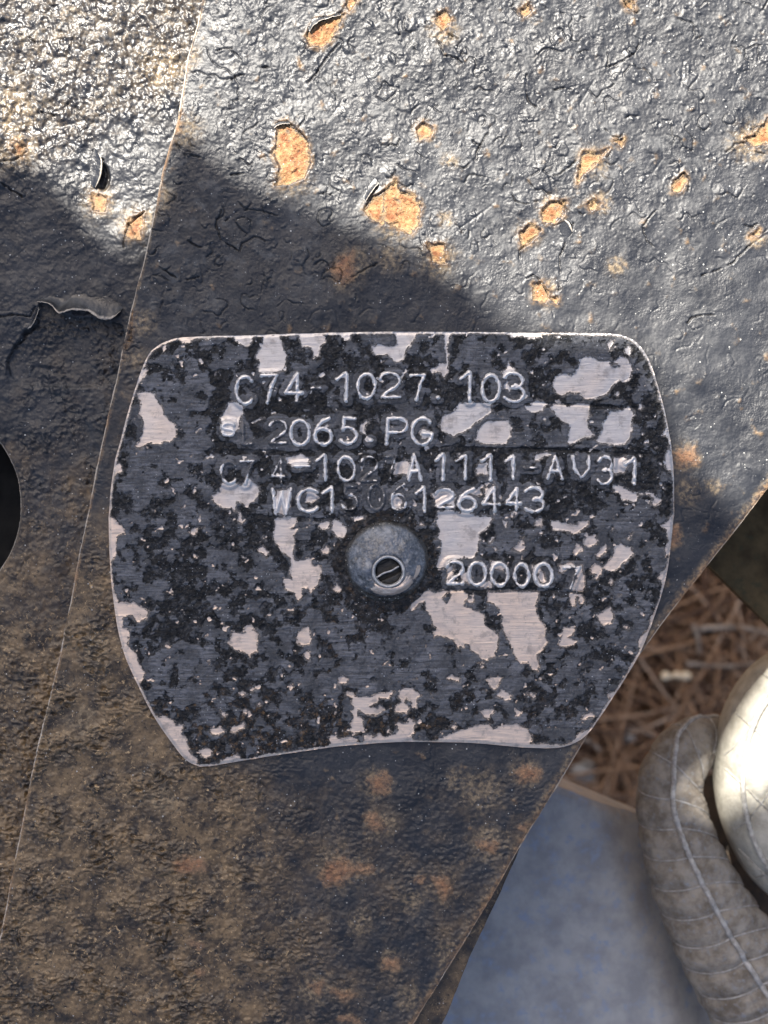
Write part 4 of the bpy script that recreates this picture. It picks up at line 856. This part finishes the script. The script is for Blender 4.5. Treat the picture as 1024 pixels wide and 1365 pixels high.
# --- sunlit quilted cushion
M_cush = fabric('cream_canvas', (.32, .305, .26), (.48, .46, .40), (.38, .37, .33))
M_cseam = mat_simple('cushion_thread', (.22, .21, .19), (.46, .45, .42), 9, .8, 1.0)
cushion = thing('quilted_cushion', 'pale quilted cushion with diamond stitching, brightly sunlit on top, right beside the padded roll', 'cushion')
cwx, cwy = to_world(1109, 1050, 320); Cc = np.array([cwx, cwy, -.0390]); ca, cb, ch = .0165, .0222, .0095
EXP = .32
def cush_surf(x, y, extra=0.):
    """top surface over local x, y"""
    rho = np.clip(np.hypot(x / ca, y / cb), 0, .9995)
    z = ch * np.sqrt(1 - rho ** (2 / EXP)) + .0012 * np.cos(rho * 1.4)
    return z + extra
def quilt(x, y):
    qa = (x * 1.25 + y) / .0118 + .3; qb = (x * 1.25 - y) / .0118 + .15
    g = np.exp(-(np.abs(qa - np.round(qa)) / .07) ** 1.1) + np.exp(-(np.abs(qb - np.round(qb)) / .07) ** 1.1)
    return np.minimum(g, 1)
tc_ = math.radians(6)
def cush_place(x, y, z):
    return np.stack([Cc[0] + x * math.cos(tc_) - y * math.sin(tc_), Cc[1] + x * math.sin(tc_) + y * math.cos(tc_), Cc[2] + z], -1)
aa, bb = np.meshgrid(np.linspace(0, 2 * np.pi, 241), np.concatenate([np.linspace(-1.4, .2, 30)[:-1], np.linspace(.2, 1.25, 70)[:-1], np.linspace(1.25, 1.5705, 90)]), indexing='ij')
rh = np.abs(np.cos(bb)) ** EXP
xx = ca * rh * np.cos(aa); yy = cb * rh * np.sin(aa); g = quilt(xx, yy); wr_ = fbm(xx * 1e4, yy * 1e4, 90, 3, 411)
zz = ch * np.sin(bb) - .0007 * g * (bb > .3) + .0006 * wr_
V = cush_place(xx * (1 + .01 * wr_), yy * (1 + .01 * wr_), zz).reshape(-1, 3); ix = np.arange(V.shape[0]).reshape(aa.shape); q = np.stack([ix[:-1, :-1], ix[1:, :-1], ix[1:, 1:], ix[:-1, 1:]], -1).reshape(-1, 4)
link_mesh('cushion_cover', V, q, M_cush, cushion)
for sg in (-1, 1):
    for k in range(-4, 5):
        y_ = np.linspace(-.024, .024, 160)
        x_ = ((k - (.3 if sg > 0 else .15)) * .0118 - sg * y_) / 1.25
        m_ = np.hypot(x_ / ca, y_ / cb) < .975
        if m_.sum() < 12: continue
        x_, y_ = x_[m_], y_[m_]
        pts = cush_place(x_, y_, ch * np.sqrt(1 - np.hypot(x_ / ca, y_ / cb) ** (2 / EXP)) - .0006 + .00015)
        pv, pf = tube(pts, 1.3 * U, 6); link_mesh('quilt_seam', pv, pf, M_cseam, cushion)
# piping round the cushion edge
ta = np.linspace(0, 2 * np.pi, 240); rb = math.cos(.95) ** EXP * 1.008; pts = cush_place(ca * rb * np.cos(ta), cb * rb * np.sin(ta), np.full(240, ch * math.sin(.95))); pv, pf = tube(pts, 4.5 * U, 8); link_mesh('piping', pv, pf, M_cseam, cushion)

# dark bar under the roll, widened to stand in for shade in the gap
t = thing('dark_gap_bar', 'dark metal bar between grey slab and padded roll, widened to darken the gap', 'bar')
pp = spath([(965, 1090, 860), (975, 1180, 760), (1000, 1270, 740), (1040, 1360, 740), (1095, 1460, 760)], 12)
pv, pf = tube(pp, 150 * U, 32); link_mesh('bar', pv, pf, mat_simple('rusty_dark_bar', (.012, .011, .010), (.075, .048, .028), 30, .7, 3, 8), t)

# --- ground and pine needles
HG = .24
M_soil = mat_simple('needle_litter_soil', (.035, .020, .012), (.11, .062, .034), 60, .95, 6, 12, c3=(.16, .10, .06))
gx = np.concatenate([-np.geomspace(60, .4, 14), np.linspace(-.3, .3, 101), np.geomspace(.4, 60, 14)])
X, Y = np.meshgrid(gx, gx); Z = -HG - .004 + .004 * fbm(X * 1e4, Y * 1e4, 300, 3, 501)
ix = np.arange(X.size).reshape(X.shape); q = np.stack([ix[:-1, :-1], ix[:-1, 1:], ix[1:, 1:], ix[1:, :-1]], -1).reshape(-1, 4)
g = link_mesh('ground', np.c_[X.ravel(), Y.ravel(), Z.ravel()], q, M_soil); g['kind'] = 'structure'
def needles(name, N, seed, box, z0, z1, L0, L1, wd, mat):
    r = np.random.RandomState(seed); k = 7
    cx = r.uniform(box[0], box[1], N); cy = r.uniform(box[2], box[3], N); a = r.uniform(0, np.pi, N); Ln = r.uniform(L0, L1, N)
    cur = r.normal(0, .9, N); z = r.uniform(z0, z1, N); tz = r.normal(0, .07, N); w = wd * r.uniform(.6, 1.25, N)
    t = np.linspace(-.5, .5, k)[None]; ang = a[:, None] + cur[:, None] * t
    dx = np.cos(ang); dy = np.sin(ang); st = Ln[:, None] / k
    x = cx[:, None] + np.cumsum(dx, 1) * st - dx.sum(1)[:, None] * st / 2; y = cy[:, None] + np.cumsum(dy, 1) * st - dy.sum(1)[:, None] * st / 2
    zz = z[:, None] + tz[:, None] * t * Ln[:, None] + .0015 * np.cos(t * 5)
    tp = (1 - (2 * np.abs(t)) ** 4 * .7) * w[:, None] / 2
    Vs = []
    for (o, dz) in ((-1, 0), (0, .5), (1, 0)):
        Vs.append(np.stack([x - dy * tp * o, y + dx * tp * o, zz + dz * w[:, None]], -1))
    V = np.stack(Vs, 2).reshape(-1, 3)            # N,k,3
    b = (np.arange(N)[:, None, None] * k + np.arange(k - 1)[None, :, None]) * 3 + np.arange(2)[None, None, :]
    q = np.stack([b, b + 3, b + 4, b + 1], -1).reshape(-1, 4)
    tone = np.repeat(r.uniform(0, 1, N), k * 3)
    return link_mesh(name, V, q, mat, None, {'tone': tone})
def needle_mat():
    n = NT('dry_pine_needles'); tn = n.attr('tone')
    c = n.mix(n.mr(tn, .0, .6), (.085, .038, .018), (.42, .235, .12)); c = n.mix(n.mr(tn, .72, 1.0), c, (.70, .50, .34))
    c = n.mix(n.mul(n.noise(40, 3), .4), c, (.10, .045, .02))
    return n.out(c, .6, 0, None, .4)
M_needle = needle_mat()
nd = needles('pine_needle_litter', 22000, 3, (-.02, .30, -.24, .12), -HG, -HG + .018, .03, .09, .0008, M_needle)
tag(nd, 'dry brown pine needles covering the ground below the steel plates', 'pine needles'); nd['kind'] = 'stuff'
# larger dry twigs lying on the litter
rr_ = random.Random(11)
def twig(pts, r, label, mat):
    t = thing('dry_twig', label, 'twig', group='dry twigs on the pine needles')
    pv, pf = tube(spath(pts, 6), np.linspace(r, r * .6, len(crom(pts, 6))) * U, 8); link_mesh('stem', pv, pf, mat, t)
M_twig = mat_simple('dry_twig_bark', (.16, .11, .075), (.42, .33, .25), 30, .8, 3, 8)
HT = HG / U - 190
twig([(930, 838, HT), (985, 836, HT), (1040, 848, HT)], 9, 'pale straight twig on the pine needles just below the brown steel plate', M_twig)
twig([(915, 884, HT), (970, 888, HT), (1040, 880, HT)], 7, 'lower of two long pale twigs on the pine needles, above the padded roll', M_twig)
twig([(924, 832, HT), (930, 850, HT), (932, 870, HT)], 9, 'short upright twig stub between the two long pale twigs', M_twig)
twig([(760, 985, HT), (785, 988, HT), (800, 1000, HT)], 8, 'short twig lying close to the slanting edge of the steel plate', M_twig)
M_sunspot = mat_simple('sun_spot', (.75, .55, .33), (.82, .66, .45), 20, .6, 1)  # pale lumps added to stand in for sun spots on the needles
for (a, b, r, lab) in ((888, 901, 6, 'pale lump added as a sun spot, left end of the little row'), (902, 900, 5, 'pale lump added as a sun spot, middle of the little row'), (914, 901, 6, 'pale lump added as a sun spot, right end of the little row')):
    xw, yw = to_world(a, b, HT); k = (D + HT * U) / D
    th, ph_ = np.meshgrid(np.linspace(0, 2 * np.pi, 21), np.linspace(-1.57, 1.57, 12), indexing='ij')
    q = 1 + .1 * np.sin(3 * th + a) * np.cos(ph_)
    V = np.stack([xw + r * k * U * q * 1.25 * np.cos(ph_) * np.cos(th), yw + r * k * U * q * np.cos(ph_) * np.sin(th), -HT * U + r * k * U * .8 * np.sin(ph_)], -1).reshape(-1, 3)
    ix = np.arange(V.shape[0]).reshape(th.shape); f = np.stack([ix[:-1, :-1], ix[1:, :-1], ix[1:, 1:], ix[:-1, 1:]], -1).reshape(-1, 4)
    o = link_mesh('sun_spot', V, f, M_sunspot); tag(o, lab, 'seed', 'sun spots on the pine needles')
M_peb = mat_simple('pale_pebble', (.30, .27, .23), (.50, .46, .40), 30, .8, 2)
for (a, b, r, lab) in ((778, 1028, 15, 'blurred pale pebble on the pine needles by the slanting steel edge'), (838, 982, 9, 'small pale pebble on the pine needles just left of the padded roll')):
    xw, yw = to_world(a, b, HT + 40); k = (D + HT * U) / D
    th, ph_ = np.meshgrid(np.linspace(0, 2 * np.pi, 31), np.linspace(-1.57, 1.57, 18), indexing='ij')
    q = 1 + .14 * np.sin(3 * th + a) * np.cos(ph_) + .08 * np.sin(5 * th + 2 * ph_)
    V = np.stack([xw + r * k * U * q * 1.2 * np.cos(ph_) * np.cos(th), yw + r * k * U * q * np.cos(ph_) * np.sin(th), -(HT + 40) * U + r * k * U * .6 * np.sin(ph_)], -1).reshape(-1, 3)
    ix = np.arange(V.shape[0]).reshape(th.shape); f = np.stack([ix[:-1, :-1], ix[1:, :-1], ix[1:, 1:], ix[:-1, 1:]], -1).reshape(-1, 4)
    o = link_mesh('pale_pebble', V, f, M_peb); tag(o, lab, 'pebble', 'pale pebbles on the pine needles')

# ================================================================== ADDED SHADOW CASTER ABOVE, UNSEEN, CUT TO THE WANTED SHADOW EDGE
HC = .42
SH = [(-600, 150), (-60, 165), (20, 183), (55, 200), (90, 250), (130, 285), (175, 292), (208, 250), (226, 185), (244, 166), (268, 186), (300, 212), (345, 246), (400, 262), (450, 285), (510, 312), (560, 333), (605, 366), (640, 396), (690, 436), (740, 452), (800, 452),
      (850, 462), (876, 500), (900, 570), (915, 600), (950, 640), (996, 690), (962, 738), (898, 820), (872, 858), (862, 880), (872, 906), (920, 910), (1000, 905), (1300, 900), (1320, 1700), (-600, 1700)]
caster = thing('shadow_caster', 'added unseen shadow hood high above the plates, throwing the diagonal shadow', 'caster')
SHc = crom(SH, 4, True)
off = SVEC * (HC / SVEC.z)
top = [((a - CX) * U + off.x, (CY - b) * U + off.y) for a, b in SHc]
n = len(top); me = bpy.data.meshes.new('caster_panel')
me.from_pydata([(x, y, HC) for x, y in top] + [(x, y, HC + .002) for x, y in top], [], [tuple(range(n)), tuple(range(2 * n - 1, n - 1, -1))] + [(i, (i + 1) % n, n + (i + 1) % n, n + i) for i in range(n)])
me.materials.append(M_dark); o = bpy.data.objects.new('caster_panel', me); COL.objects.link(o); o.parent = caster
bv, bf = box_world((off.x - .145, off.y - .135, -.24), (off.x - .110, off.y - .110, HC - .0005)); link_mesh('caster_post', bv, bf, M_dark, caster, smooth=False)
